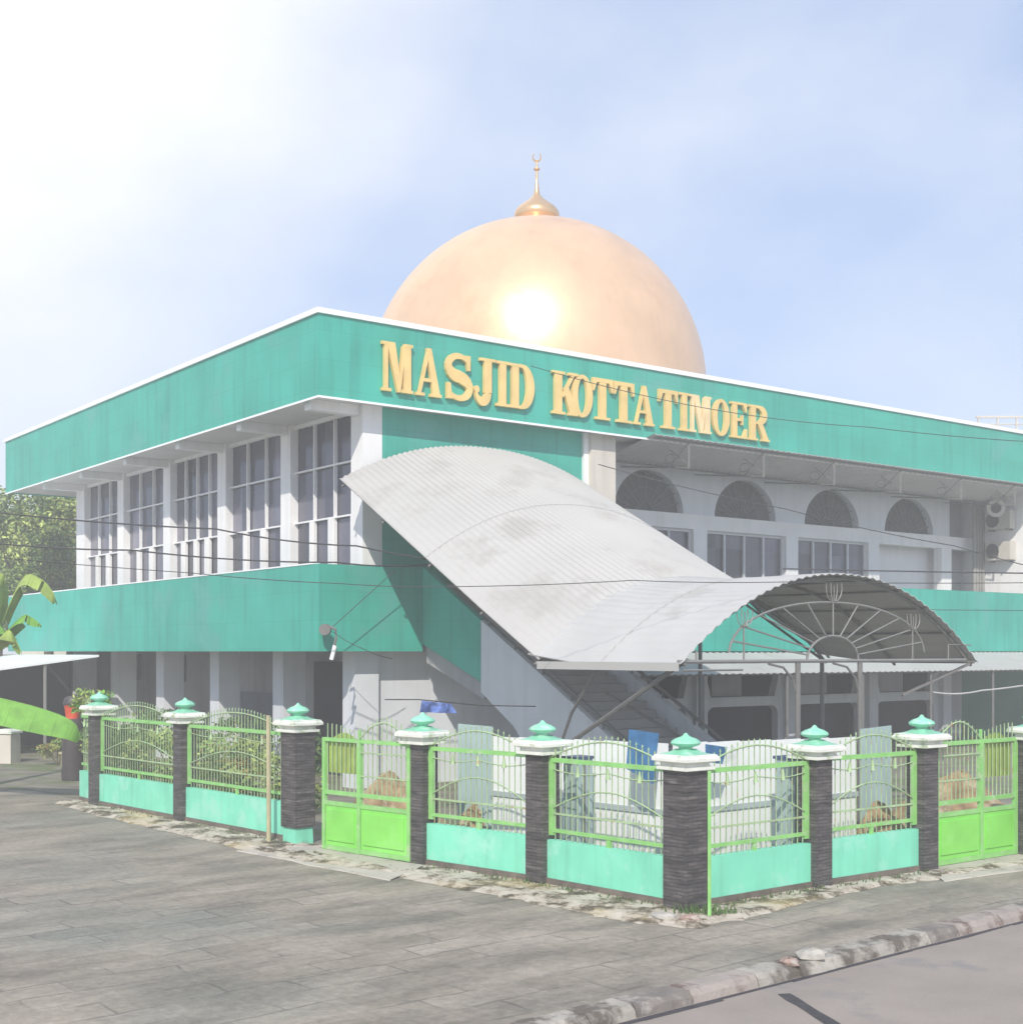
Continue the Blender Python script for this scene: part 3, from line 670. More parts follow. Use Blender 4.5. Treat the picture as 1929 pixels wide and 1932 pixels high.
g = MB(); g.tube([c_+dirv*.121, c_+dirv*.13], .17, 14); g.build('horn_mouth', BLACKP, hs)
fm().tube([(26.25, 1.4, 7.7), (26.25, 1.4, 8.4)], .03, 6).build('bracket', STEEL, hs)
dp = thing('drain_pipe', 'bundle of grey vertical pipes in the corner beside the air conditioners', 'pipes', F(26.8, 1.9, 3.3), MROT)
for bb, rr in ((26.45, .06), (26.62, .05), (26.78, .035), (26.95, .06)):
    fm().tube([(bb, 2.1, 3.26), (bb, 2.1, 8.35)], rr, 8).build('pipe', PIPEM, dp)

lamp = thing('wall_lamp', 'round-backed lamp with white tube hanging on the teal corner of the balcony band', 'lamp', px(620, 1190, 27.6), 0)
g = MB(); g.tube([px(615, 1188, 27.9), px(612, 1188, 27.7)], .12, 14); g.build('housing', STEEL, lamp)
g = MB(); g.tube([px(622, 1182, 27.5), px(633, 1188, 27.5), px(634, 1205, 27.5), px(628, 1225, 27.5)], .03, 6); g.build('arm', STEEL, lamp)
g = MB(); g.tube([px(632, 1218, 27.4), px(625, 1245, 27.4)], .045, 8); g.build('tube', COPING, lamp)

# ------------------------------------------------------------------ fence
PIL = [  # centre ground point, shaft side, top height
    (gr(187, 1520), .30, 2.216), (gr(349, 1551), .30, 2.187), (gr(562, 1592), .38, 2.197), (gr(797, 1633), .30, 2.147),
    (gr(1023, 1668), .31, 2.112), (gr(1293, 1718), .37, 2.056), (gr(1536, 1676), .31, 2.068), (gr(1738, 1645), .31, 2.139), (gr(1952, 1619), .36, 2.16)]
def pil_rot(i):
    if i < 5: d = PIL[i+1][0]-PIL[i][0]
    elif i == 5: d = PIL[6][0]-PIL[5][0]
    else: d = PIL[i][0]-PIL[i-1][0]
    return math.atan2(d.y, d.x)
def pillar(i, par):
    c, s, top_ = PIL[i]; k = top_/2.1; ro = pil_rot(i)+math.pi/4
    q = lambda side: side/math.sqrt(2)
    p = MB().lathe((c.x, c.y, 0), [(q(s), .0), (q(s), 1.66*k)], 4, ro)
    if i == 2:
        p = MB().lathe((c.x, c.y, 0), [(q(s), .27), (q(s), 1.66*k)], 4, ro)
    sh_ = p.build('pillar', STONE, par)
    if i == 2: MB().lathe((c.x, c.y, 0), [(q(s-.04), .0), (q(s-.06), .268)], 4, ro).build('plinth', MINT, sh_)
    m = MB().lathe((c.x, c.y, 0), [(q(s+.03), 1.661*k), (q(.48), 1.672*k), (q(.48), 1.705*k), (q(.40), 1.712*k), (q(.38), 1.745*k), (q(.50), 1.765*k), (q(.56), 1.775*k), (q(.56), 1.81*k), (q(.52), 1.83*k), (q(.52), 1.845*k), (q(.46), 1.852*k)], 4, ro)
    m.build('cap', CAPW, sh_)
    g = MB().lathe((c.x, c.y, 0), [(q(.44), 1.8525*k), (q(.34), 1.864*k), (q(.25), 1.882*k), (q(.17), 1.912*k)], 4, ro)
    g.lathe((c.x, c.y, 0), [(.082, 1.905*k), (.08, 1.935*k), (.11, 1.942*k), (.158, 1.958*k), (.176, 1.982*k), (.165, 2.006*k), (.12, 2.034*k), (.06, 2.055*k), (.035, 2.07*k), (.022, 2.09*k), (.008, 2.10*k)], 24)
    g.build('finial', MINTF, sh_, smooth=True)
def along(p, q, t): return p + (q-p)*t
def low_wall(p, q, par, k=1.0):
    d = (q-p).normalized(); a = p+d*.12; b = q-d*.12
    w = MB().bar(a, b, .11, .60*k, .13).build('low_wall', MINT, par)
    MB().bar(a, b, -.02, .109, .17).build('footing', FOOT, w)
def railing(p, q, par, k=1.0, hinge=0):
    d = (q-p).normalized(); L_ = (q-p).length; a = p+d*.16; b = q-d*.16; l = L_-.32; n_ = Vector((-d.y, d.x, 0))
    out_ = -n_ if n_.y > 0 else n_
    a = a + out_*.02; b = b + out_*.02
    g = MB(); g.bar(a, b, 1.60*k, 1.655*k, .045); g.bar(a, b, .70*k, .745*k, .04)
    e0, e1 = (a, a+d*.075) if hinge == 0 else (b-d*.075, b)
    g.bar(e0, e1, .66*k, 1.60*k-.001, .05)
    for z in (.86, 1.45):
        g.bar(e0-d*.06 if hinge == 0 else e1, e0 if hinge == 0 else e1+d*.06, z*k, (z+.08)*k, .04)
    m_ = along(a, b, .5); g.bar(m_-d*.03, m_+d*.03, .60*k, .70*k, .03)
    fr = g.build('railing', RAIL, par)
    nb = max(8, int(l/.098)); bars = MB()
    for i in range(1, nb):
        t = i/nb; c = along(a, b, t); arch = math.sin(math.pi*min(1, max(0, t)))
        zt_ = (1.70+.25*arch)*k
        bars.tube([(c.x, c.y, .61*k), (c.x, c.y, zt_)], .0072, 4)
        bars.tube([(c.x, c.y, zt_), (c.x, c.y, zt_+.035)], [.014, .001], 4)
    f_ = out_*.015
    def curve(z0, z1, t0=0, t1=1, r=.012):
        pts = []
        for j in range(15):
            t = t0+(t1-t0)*j/14; c = along(a, b, t)+f_; pts.append((c.x, c.y, (z0+(z1-z0)*math.sin(math.pi*j/14))*k))
        bars.tube(pts, r, 5)
    curve(1.655, 1.90); curve(.98, 1.28, 0.0, 1.0, .010); curve(1.52, 1.47, 0, .5, .008); curve(1.52, 1.47, .5, 1, .008)
    c0 = a+f_; c1 = b+f_
    bars.bar(c0, c1, .93*k, .955*k, .008)
    for t in (.25, .5, .75):
        c = along(a, b, t)+f_*1.5; bars.tube([(c.x, c.y, 1.44*k), (c.x, c.y, 1.58*k)], [.035, .01], 5)
    bars.build('grille', BARS, fr)
def gate(p, q, label, stile, k, flip):
    t = thing('metal_gate', label, 'gate', (p+q)/2, 0, 'lime-green metal gates')
    d = (q-p).normalized(); n_ = Vector((-d.y, d.x, 0)); out_ = -n_ if n_.y > 0 else n_
    g = MB(); m_ = along(p, q, stile)
    for c0, c1 in ((p, p+d*.06), (m_-d*.035, m_+d*.035), (q-d*.06, q)): g.bar(c0, c1, .06, 1.72*k, .06)
    for z0, z1 in ((.06, .13), (.72, .78), (.88, .94), (1.665*k, 1.72*k)):
        g.bar(p+d*.061, m_-d*.036, z0, z1, .045); g.bar(m_+d*.036, q-d*.061, z0, z1, .045)
    g.bar(m_-d*.02, m_+d*.02, 1.72*k+.001, 1.86*k, .03)
    fr = g.build('frame', RAIL, t)
    for c0, c1 in ((p+d*.07, m_-d*.045), (m_+d*.045, q-d*.07)):
        MB().bar(c0, c1, .131, .719, .02).build('panel', LIME, t)
        r_ = MB(); w = .05
        r_.bar(c0+d*w, c1-d*w, .20, .655, .02, 0); 
        for v in r_.v: v += out_*.018
        r_.build('raised_panel', LIME, t)
    bars = MB(); l = (q-p).length; nb = int(l/.095)
    for i in range(1, nb):
        u = i/nb; c = along(p, q, u)
        if u < stile: zt_ = (1.72 + (.12*math.sin(math.pi*min(1, u/stile*.6+.4)) if not flip else .20*math.sin(math.pi*u/stile)))*k
        else: v = (u-stile)/(1-stile); zt_ = (1.72 + (.26*math.sin(math.pi*v*.95) if not flip else .12*math.sin(math.pi*min(1, .6*v))))*k
        bars.tube([(c.x, c.y, .90), (c.x, c.y, zt_+.09)], .0085, 4)
    rng = (stile, 1) if not flip else (0, stile)
    pts = []
    for j in range(13):
        c = along(p, q, rng[0]+(rng[1]-rng[0])*j/12)+out_*.015; pts.append((c.x, c.y, (1.72+.26*math.sin(math.pi*j/12))*k))
    bars.tube(pts, .012, 5)
    c0, c1 = along(p, q, rng[0])+out_*.015, along(p, q, rng[1])+out_*.015
    bars.bar(c0, c1, 1.52*k, 1.54*k, .01); bars.bar(c0, c1, 1.18*k, 1.20*k, .01)
    bars.build('grille', BARS, t)
    # translucent green backing sheet, arched top
    c0, c1 = (p+d*.07, m_-d*.05) if not flip else (m_+d*.05, q-d*.07)
    bs = MB(); w = (c1-c0).length; pts = [(0, 1.2)] + [(w*j/10, 1.66*k+.14*math.sin(math.pi*j/10)) for j in range(11)] + [(w, 1.2)]
    bs.fr = lambda x, y, z: c0 + d*x - out_*(.05+y) + Vector((0, 0, z))
    bs.prism(pts, 0, .01); bs.build('backing_sheet', BANANAY, t)
    return t

P = [x[0] for x in PIL]
fA = thing('boundary_fence', 'far left stretch of mint wall and railing fence with three dark stone pillars', 'fence', P[1])
fB = thing('boundary_fence', 'corner stretch of mint wall and railing fence between the two lime-green gates', 'fence', P[5])
fC = thing('boundary_fence', 'fence end at the right picture edge beyond the right gate', 'fence', P[8])
for i in (0, 1, 2): pillar(i, fA)
for i in (3, 4, 5, 6, 7): pillar(i, fB)
pillar(8, fC)
kk = lambda i, j: (PIL[i][2]+PIL[j][2])/4.2
for i, par, hg in ((0, fA, 0), (1, fA, 0), (3, fB, 0), (4, fB, 0), (5, fB, 1), (6, fB, 1)):
    low_wall(P[i], P[i+1], par, kk(i, i+1)); railing(P[i], P[i+1], par, kk(i, i+1), hg)
Pm = gr(152, 1511); low_wall(Pm, P[0], fA, 1.04); railing(Pm, P[0], fA, 1.05, 1)
dd = (P[8]-P[7]).normalized(); Pe = P[8]+dd*2.4; low_wall(P[8], Pe, fC); railing(P[8], Pe, fC)
# green pole strapped to the corner pillar
g = MB(); c = gr(1338, 1735); g.tube([(c.x, c.y+.02, 0), (c.x, c.y+.02, 1.66)], .022, 6); g.build('corner_pole', RAIL, fB)
gate(gr(610, 1608)+Vector((0, 0, 0)), gr(775, 1634), 'lime-green metal gate between pillars on the left street side', .43, 1.0, False)
gate(gr(1762, 1643), gr(1916, 1618), 'lime-green metal gate at the right edge of the picture', .55, 1.02, True)
# bamboo pole
c = gr(507, 1592); tag(MB().tube([(c.x, c.y, 0), (c.x-.01, c.y, 2.0)], .035, 8).build('pole', WOODP, origin=None), 'pale yellow wooden pole standing in front of the left fence railing', 'pole')

# ------------------------------------------------------------------ yard clutter behind the fence
cor = Vector((2.03, 17.05, 0)); dl = Vector((-.68, .733, 0)); dr_ = Vector((.783, .622, 0))
def boards(name, label, d, L0, L1):
    t = thing(name, label, 'board', cor + d*(L0+L1)/2, 0, 'white board screens behind the fence')
    n = 6; s = (L1-L0)/n
    for i in range(n):
        a = cor+d*(L0+s*i); b = cor+d*(L0+s*(i+1)-.012)
        MB().bar(a, b, 0.05, 1.82-.03*(i % 2)*0-.012*i, .03).build('panel', BOARD, t)
    n_ = Vector((-d.y, d.x, 0)); o_ = -n_ if n_.y > 0 else n_
    a = cor+d*L0+o_*.03; b = cor+d*(L1)+o_*.03
    MB().bar(a, b, .90, .97, .02).build('grey_stripe', mat('grey_stripe_paint', (.42, .47, .50), .6), t)
boards('board_screen', 'white board screen behind the fence, left of the corner pillar', dl, .05, 3.4)
boards('board_screen', 'white board screen behind the fence, right of the corner pillar', dr_, .05, 3.8)
def corr(name, label, x0, x1, ytop, Z0, Z1, m=TEALSH, hb=0.0, group=None):
    a = px(x0, 1400, Z0); b = px(x1, 1400, Z1); a.z = b.z = 0
    h = CAMH-(ytop-HY)/FPX*(Z0+Z1)/2; d = (b-a).normalized(); n_ = Vector((-d.y, d.x, 0)); N_ = 40; vs = []; fs = []
    for z in (hb, h):
        for i in range(N_+1):
            c = a+(b-a)*i/N_+n_*.015*math.cos(i*math.pi/2); vs.append((c.x, c.y, z))
    q = len(vs); vs += [(x+n_.x*.01, y+n_.y*.01, z) for x, y, z in vs]
    for i in range(N_): fs += [(i, i+1, N_+2+i, N_+1+i), (q+i, q+N_+1+i, q+N_+2+i, q+i+1), (N_+1+i, N_+2+i, q+N_+2+i, q+N_+1+i)]
    g = MB(); g.add([tuple(Vector(v)-Vector((a.x, a.y, 0))) for v in vs], fs); o = g.build(name, m, fix=False); o.location = (a.x, a.y, 0)
    tag(o, label, 'metal sheet', group)
corr('corrugated_sheet', 'upright grey-green corrugated sheet left of the white boards', 862, 926, 1368, 20.4, 19.6)
corr('corrugated_sheet', 'upright grey-green corrugated sheet right of the white boards', 1624, 1682, 1372, 20.0, 21.0)
def tank(x, y0, y1, Z, w, label):
    c = px(x, 1400, Z); z1 = CAMH-(y0-HY)/FPX*Z
    t = thing('metal_cabinet', label, 'cabinet', (c.x, c.y, 0), KA)
    def fr(u, v, z): return Vector((c.x, c.y, 0)) + KD*u + Vector((-KD.y, KD.x, 0))*v + Vector((0, 0, z))
    MB(fr).box(-w/2, w/2, -.12, .12, .05, z1).build('body', TEALSH, t)
    MB(fr).box(-w/2-.02, w/2+.02, -.14, .14, z1+.001, z1+.04).build('lid', mat('navy_lid', (.04, .07, .16), .5), t)
    MB(fr).box(-.01, .01, -.135, -.121, .1, z1-.05).build('door_seam', STEEL, t)
tank(1090, 1432, 1590, 17.65, .30, 'blue-grey cabinet with dark navy lid in front of the left boards')
tank(1487, 1432, 1590, 17.45, .26, 'blue-grey cabinet with dark navy lid in front of the right boards')
def cloth(label, pts, m, wav=.03):
    # quad pts tl, tr, br, bl
    N_ = 14; vs = []; fs = []; tl, tr, br_, bl = pts; o0 = (tl+br_)/2
    for j in range(N_+1):
        for i in range(N_+1):
            u, v = i/N_, j/N_; p_ = (tl*(1-u)+tr*u)*(1-v)+(bl*(1-u)+br_*u)*v
            p_ = p_ + Vector((0, -1, 0))*wav*math.sin(u*11+v*2)*(.3+v); vs.append(tuple(p_-o0))
    q = len(vs); vs += [(x, y+.008, z) for x, y, z in vs]
    for j in range(N_):
        for i in range(N_):
            k_ = j*(N_+1)+i; fs += [(k_, k_+1, k_+N_+2, k_+N_+1), (q+k_, q+k_+N_+1, q+k_+N_+2, q+k_+1)]
    g = MB(); g.add(vs, fs); o = g.build('tarpaulin', m, smooth=True, fix=False); o.location = o0; return tag(o, label, 'tarpaulin')
cloth('blue tarpaulin hanging over the white boards left of the corner pillar', [px(1186, 1376, 16.9), px(1243, 1384, 16.6), px(1232, 1480, 16.6), px(1180, 1450, 16.9)], BLUETARP)
cloth('small blue tarpaulin over the boards just right of the corner pillar', [px(1330, 1404, 16.75), px(1372, 1410, 16.95), px(1362, 1442, 16.95), px(1330, 1438, 16.75)], BLUETARP, .015)
cloth('blue and white cloth draped behind the pillar beside the left gate', [px(795, 1322, 23.5), px(850, 1328, 23.7), px(862, 1346, 23.7), px(792, 1344, 23.5)], mat('blue_white_cloth', (.10, .17, .45), .7, .8, 9), .05)
# washing line holding that cloth
ln = px(790, 1320, 23.5); ln2 = px(1010, 1333, 25)
tag(MB().tube([ln+Vector((-.6, 0, 0)), ln, (ln+ln2)/2-Vector((0, 0, .04)), ln2], .01, 4).build('washing_line', CABLE), 'thin washing line stretched behind the fence by the left gate', 'line')
def mound(label, x, y, Z, w, hgt, m, seed, cat='mound', name='soil_mound'):
    random.seed(seed); c = px(x, y, Z); c.z = 0; n = 22; vs = []; fs = []
    for j in range(9):
        r_ = (j/8)
        for i in range(n):
            an = 2*math.pi*i/n; rr = w*r_*(1+.18*math.sin(3*an+seed)+.08*random.uniform(-1, 1))
            vs.append((rr*math.cos(an), rr*math.sin(an)*.8, hgt*(1-r_**1.4)*(1+.08*random.uniform(-1, 1))-.01))
    for j in range(8):
        for i in range(n): fs.append((j*n+i, j*n+(i+1) % n, (j+1)*n+(i+1) % n, (j+1)*n+i))
    g = MB(); g.add(vs, fs); o = g.build(name, m, smooth=False); o.location = c; return tag(o, label, cat)
mound('orange-brown soil heap in the yard behind the left gate', 735, 1450, 22.5, 1.0, .95, RUST, 3)
mound('orange-brown soil heap in the yard behind the right gate', 1810, 1450, 22.0, 1.2, 1.0, RUST, 5)
mound('low heap of pale rubble behind the railing left of the white boards', 895, 1480, 19.9, .55, .72, RUST, 8)
mound('low heap of pale rubble behind the railing right of the white boards', 1655, 1480, 19.6, .6, .78, RUST, 9)

# ------------------------------------------------------------------ plants
def leaves(mb, c, rx, ry, rz, n, s, mi=(0, 1, 2), clumps=14):
    cl = []
    for _ in range(clumps):
        while True:
            v = Vector((random.uniform(-1, 1), random.uniform(-1, 1), random.uniform(-1, 1)))
            if v.length < 1: break
        cl.append((v, random.choice(mi), random.uniform(.28, .5)))
    for _ in range(n):
        v, m_, sp = random.choice(cl)
        d = Vector((random.gauss(0, 1), random.gauss(0, 1), random.gauss(0, 1))).normalized()*sp*random.uniform(.5, 1)
        p_ = v+d; pos = Vector((c[0]+p_.x*rx, c[1]+p_.y*ry, c[2]+p_.z*rz))
        nrm = (d+Vector((random.uniform(-.7, .7), random.uniform(-.7, .7), random.uniform(-.2, 1)))).normalized()
        t = nrm.cross(Vector((random.uniform(-1, 1), random.uniform(-1, 1), random.uniform(-1, 1)))).normalized(); b_ = nrm.cross(t)
        l = s*random.uniform(.6, 1.4); w = l*.45
        mb.add([pos-t*l*.5, pos+b_*w*.5, pos+t*l*.5+nrm*-.1*l, pos-b_*w*.5], [(0, 1, 2, 3)], random.choice(mi) if random.random() < .25 else m_)
def tree(label, x, Z, zc_, rx, rz, n, s, seed, ht=None):
    random.seed(seed); c = px(x, HY, Z); base = Vector((c.x, c.y, 0))
    t = thing('tree', label, 'tree', base, 0, 'trees behind the far left corner of the mosque')
    g = MB(); leaves(g, (c.x, c.y, zc_), rx, rx*.8, rz, n, s, (0, 1, 2), 22); g.build('crown', [LEAF1, LEAF2, LEAF3], t, fix=False)
    tr = MB(); tr.tube([base, base+Vector((.15, 0, zc_*.5)), base+Vector((0, 0, zc_))], [.25, .18, .08], 8)
    for _ in range(7):
        e = Vector((random.uniform(-1, 1)*rx*.7, random.uniform(-1, 1)*rx*.5, zc_+random.uniform(-.3, .7)*rz)); tr.tube([base+Vector((0, 0, zc_*random.uniform(.5, .8))), base+e], [.09, .02], 5)
    tr.build('trunk', BARK, t)
tree('nearer bushy green tree behind the far left corner of the mosque', 85, 50, 6.2, 2.9, 2.5, 16000, .19, 11)
tree('paler tree at the left picture edge behind the mosque', -10, 54, 6.4, 3.2, 2.7, 15000, .2, 12)
tree('taller tree behind, just left of the mosque end column', 128, 60, 7.3, 2.6, 2.6, 12000, .21, 13)
def shrub(label, x, Z, zc_, rx, rz, n, s, seed, ms, group='shrubs in the yard behind the left fence'):
    random.seed(seed); c = px(x, HY, Z); t = thing('shrub', label, 'shrub', (c.x, c.y, 0), 0, group)
    g = MB(); leaves(g, (c.x, c.y, zc_), rx, rx*.6, rz, n, s, (0, 1, 2), 12); g.build('foliage', ms, t, fix=False)
    st_ = MB()
    for _ in range(5): st_.tube([(c.x, c.y, 0), (c.x+random.uniform(-.5, .5)*rx, c.y, zc_)], [.02, .008], 4)
    st_.build('stem', BARK, t)
LG = [LEAF1, LEAF2, LEAF3]; LD = [LEAF3, LEAF1, LEAF4]
shrub('broad shrub behind the railing between the two leftmost pillars', 268, 27.3, .8, 1.3, .62, 2600, .12, 21, LG)
shrub('yellow-green shrub behind the railing beside the wooden pole', 440, 25.0, .85, .9, .5, 2000, .11, 22, [LEAF2, LEAF1, LEAF4])
shrub('dark shrub behind the railing right of the second pillar', 400, 26.2, .6, .9, .55, 1800, .11, 23, LD)
shrub('small bright leafy sprig above the leftmost pillar', 180, 29.5, 1.85, .45, .35, 400, .13, 24, [LEAF2, BANANA, LEAF1])
shrub('dark green hedge along the mosque wall behind the left fence', 330, 31, 1.0, 2.4, .55, 2600, .14, 25, [LEAF3, LEAF1, LEAF3])
shrub('green bush seen above the left gate', 545, 24.5, .85, .8, .7, 1800, .11, 26, LG)
def banana_leaf(mb, pts, wmax, mi=0, droop=.35, torn=True):
    pts = [Vector(p_) for p_ in pts]
    # resample
    n = 26; path = []
    for i in range(n+1):
        t = i/n*(len(pts)-1); j = min(int(t), len(pts)-2); f_ = t-j
        p0 = pts[max(j-1, 0)]; p1 = pts[j]; p2 = pts[j+1]; p3 = pts[min(j+2, len(pts)-1)]
        path.append(.5*((2*p1)+(p2-p0)*f_+(2*p0-5*p1+4*p2-p3)*f_*f_+(3*p1-p0-3*p2+p3)*f_**3))
    for side in (-1, 1):
        for i in range(n):
            if torn and random.random() < .07: continue
            q_ = []
            for j in (i, i+1):
                u = j/n; w = wmax*math.sin(math.pi*min(1, .08+.92*u))**.6*(1 if u < .97 else .5)
                tg = (path[min(j+1, n)]-path[max(j-1, 0)]).normalized(); sd = tg.cross(Vector((0, 0, 1))).normalized()
                q_.append((path[j], path[j]+sd*side*w*(.85+random.uniform(-.03, .03))-Vector((0, 0, w*droop))))
            (a0, a1), (c0, c1) = q_; mb.add([a0, c0, c1, a1], [(0, 1, 2, 3)] if side > 0 else [(3, 2, 1, 0)], mi)
    mb.tube([tuple(p_) for p_ in path[::2]], [.022*(1-i/15) for i in range(len(path[::2]))], 5, mi)
random.seed(5)
def banana(label, base, stem_h, leafs, nm='banana_plant'):
    t = thing(nm, label, 'banana plant', base, 0, 'banana plants at the left picture edge')
    g = MB(); b = Vector(base); g.tube([b, b+Vector((0, 0, stem_h*.6)), b+Vector((.05, 0, stem_h))], [.14, .11, .07], 8); g.build('stem', LEAF4, t, smooth=True)
    for pts, w, m_ in leafs:
        l = MB(); pts = [b+Vector((0.03, 0, stem_h-.1))]+pts; banana_leaf(l, pts, w, 0, .75); l.build('leaf', m_, t, fix=False)
Zb = 30.0; bb_ = px(-14, HY, Zb); bb_.z = 0
banana('banana plant with arching leaves overlapping the teal band at left', bb_, 3.2, [
    ([px(40, 1095, Zb), px(75, 1092, Zb), px(100, 1118, Zb), px(104, 1136, Zb)], .34, BANANAY),
    ([px(8, 1092, Zb), px(-25, 1092, Zb), px(-60, 1120, Zb)], .34, BANANAY),
    ([px(40, 1165, Zb-.3), px(60, 1166, Zb-.3), px(78, 1180, Zb-.3)], .25, BANANA),
    ([px(14, 1190, Zb-.5), px(28, 1205, Zb-.5), px(42, 1234, Zb-.5)], .28, BANANAY),
    ([px(0, 1180, Zb-.3), px(-30, 1195, Zb-.3), px(-50, 1235, Zb-.3)], .28, BANANA)])
Z2 = 26.5; bb2 = px(-160, HY, Z2); bb2.z = 0
banana('banana plant whose long broad green leaf reaches toward the leftmost pillar', bb2, 2.2, [
    ([px(-80, 1302, Z2), px(0, 1318, Z2), px(80, 1338, Z2), px(138, 1362, Z2), px(152, 1392, Z2)], .62, BANANA)])

# ------------------------------------------------------------------ odd things at the far left
c = px(137, HY, 31); o_ = MB().lathe((c.x, c.y, 0), [(.24, 0), (.25, .1), (.235, .75), (.25, 1.35), (.23, 1.44)], 20).build('drum', BLACKP, origin=(c.x, c.y, 0), smooth=True)
tag(o_, 'dark drum standing in the shed behind the long banana leaf', 'drum')
t = thing('bucket', 'orange-red bucket with dark lid standing on the dark drum', 'bucket', (c.x, c.y, 1.44))
MB().lathe((c.x, c.y, 0), [(.15, 1.441), (.19, 1.74), (.2, 1.76)], 18).build('body', ORANGE, t, smooth=True)
MB().lathe((c.x, c.y, 0), [(.215, 1.761), (.22, 1.82), (.17, 1.93), (.05, 1.97)], 18).build('lid', BLACKP, t, smooth=True)
c = gr(14, 1440); t = thing('gate_post', 'short square cream masonry post at the left picture edge', 'post', (c.x, c.y, 0), .5)
MB().lathe((c.x, c.y, 0), [(.34, 0), (.34, .78), (.30, .80)], 4, .6).build('shaft', CREAM, t)
MB().lathe((c.x, c.y, 0), [(.40, .801), (.40, .86), (.2, .92)], 4, .6).build('cap', CAPW, t)
c = gr(132, 1447); t = thing('wooden_stool', 'small rough wooden stool on the paving below the banana leaf', 'stool', (c.x, c.y, 0))
for dx, dy in ((-.17, -.1), (.17, -.1), (-.17, .1), (.17, .1)):
    MB().tube([(c.x+dx, c.y+dy, 0), (c.x+dx*.9, c.y+dy*.9, .34)], .035, 6).build('leg', WOODP, t)
MB().box(c.x-.24, c.x+.24, c.y-.15, c.y+.15, .341, .39).build('seat', WOODP, t)
shrub('small pale green tuft growing behind the wooden stool', 108, 35, .45, .5, .28, 500, .10, 31, [LEAF2, LEAF1, LEAF4], 'tufts by the left edge')

# ------------------------------------------------------------------ distant buildings
t = thing('house', 'pale roofed house far behind the trees at left', 'house', px(120, HY, 80)-Vector((0, 0, 3)))
h_ = MB(); x0, x1 = px(40, 0, 80).x, px(300, 0, 80).x
h_.box(x0, x1, 80, 90, 0, 10.6); h_.build('wall', FARW, t)
MB().prismx([(79.4, 10.6), (85, 12.3), (90.6, 10.6)], x0-.5, x1+.5).build('roof', ROOFT, t)
MB().prism([(x0+.8, 10.2), (x0+1.7, 12.2), (x0+2.6, 10.2)], 78.6, 79.3).build('gable', mat('dark_gable', (.15, .13, .13)), t)
t = thing('apartment_block', 'cream concrete block rising behind the right end of the mosque roof', 'building', px(1950, HY, 70)-Vector((0, 0, 3)))
bx0 = px(1842, 0, 70).x; f = MB(); f.box(bx0, bx0+14, 70, 80, 0, 14.6); f.build('wall', FARW, t)
g = MB()
for i in range(14): g.box(bx0+.1+i*1.0, bx0+.18+i*1.0, 70.1, 70.2, 14.6, 15.25)
g.box(bx0, bx0+14, 70.08, 70.2, 15.26, 15.36); g.box(bx0, bx0+14, 70.08, 70.2, 14.9, 14.95); g.build('roof_railing', CREAM, t)
for i in range(5): MB().box(bx0+1+i*2.4, bx0+2.2+i*2.4, 69.95, 69.998, 12.2, 13.6).build('window', GLASS, t)

# ------------------------------------------------------------------ overhead cables
def cable(label, pts, r=.016, m=CABLE, sag=.06):
    out = []
    for i in range(len(pts)-1):
        for j in range(8):
            u = j/8; p_ = pts[i]*(1-u)+pts[i+1]*u; out.append(p_-Vector((0, 0, sag*4*u*(1-u))))
    out.append(pts[-1]); o0 = out[0]
    g = MB(); g.tube([tuple(p_-o0) for p_ in out], r*.75, 5); o = g.build('cable', m, smooth=True); o.location = o0
    return tag(o, label, 'cable', 'overhead cables')
cable('upper black cable crossing in front of the left upper windows', [px(-120, 953, 24), px(407, 998, 24.5), px(672, 1030, 25), px(980, 1075, 27.6)], .020)
cable('second black cable below it crossing the left columns down to the band corner', [px(-120, 1012, 23.5), px(250, 1038, 24), px(634, 1061, 25), px(820, 1064, 27.8)], .020)
cable('thin lowest cable from the left trees across the canopy ridge to the right edge', [px(-120, 1040, 21), px(360, 1081, 21), px(640, 1101, 21), px(840, 1107, 21), px(1192, 1095, 21), px(1480, 1098, 21), px(2050, 1098, 22)], .009, sag=.02)
cable('black cable just above the balcony band at right', [px(1475, 1073, 27), px(2050, 1083, 27)], .020, sag=.01)
cable('thin cable slanting down past the arched windows to the right edge', [px(1128, 876, 28), px(1480, 960, 28), px(1800, 1030, 28), px(2050, 1090, 28)], .014, sag=.05)
cable('thin cable crossing the letters and teal fascia at right', [px(1000, 690, 26), px(1330, 770, 26), px(1640, 806, 26), px(2050, 838, 26)], .010, sag=.05)
cable('thin black stay from the wall lamp up to the band edge', [px(625, 1185, 27.6), px(745, 1076, 28.4)], .012, sag=.0)
cable('loose thin wire drooping from the wall lamp along the teal band', [px(628, 1192, 27.6), px(680, 1222, 27.6), px(740, 1243, 28.6)], .010, sag=.03)
cable('white cable drooping under the lean-to roof at the right edge', [px(1760, 1306, 27), px(1850, 1303, 27), px(2050, 1268, 27)], .022, CABLEW, .05)
cable('thin cable over the teal band at the right edge', [px(1690, 1150, 29), px(1929, 1152, 29), px(2050, 1150, 29)], .010, sag=.0)

# ------------------------------------------------------------------ ground
g = MB().add([(-600, -100, -.2), (600, -100, -.2), (600, 1500, -.2), (-600, 1500, -.2)], [(0, 1, 2, 3)]); struct(g.build('ground', YARD))
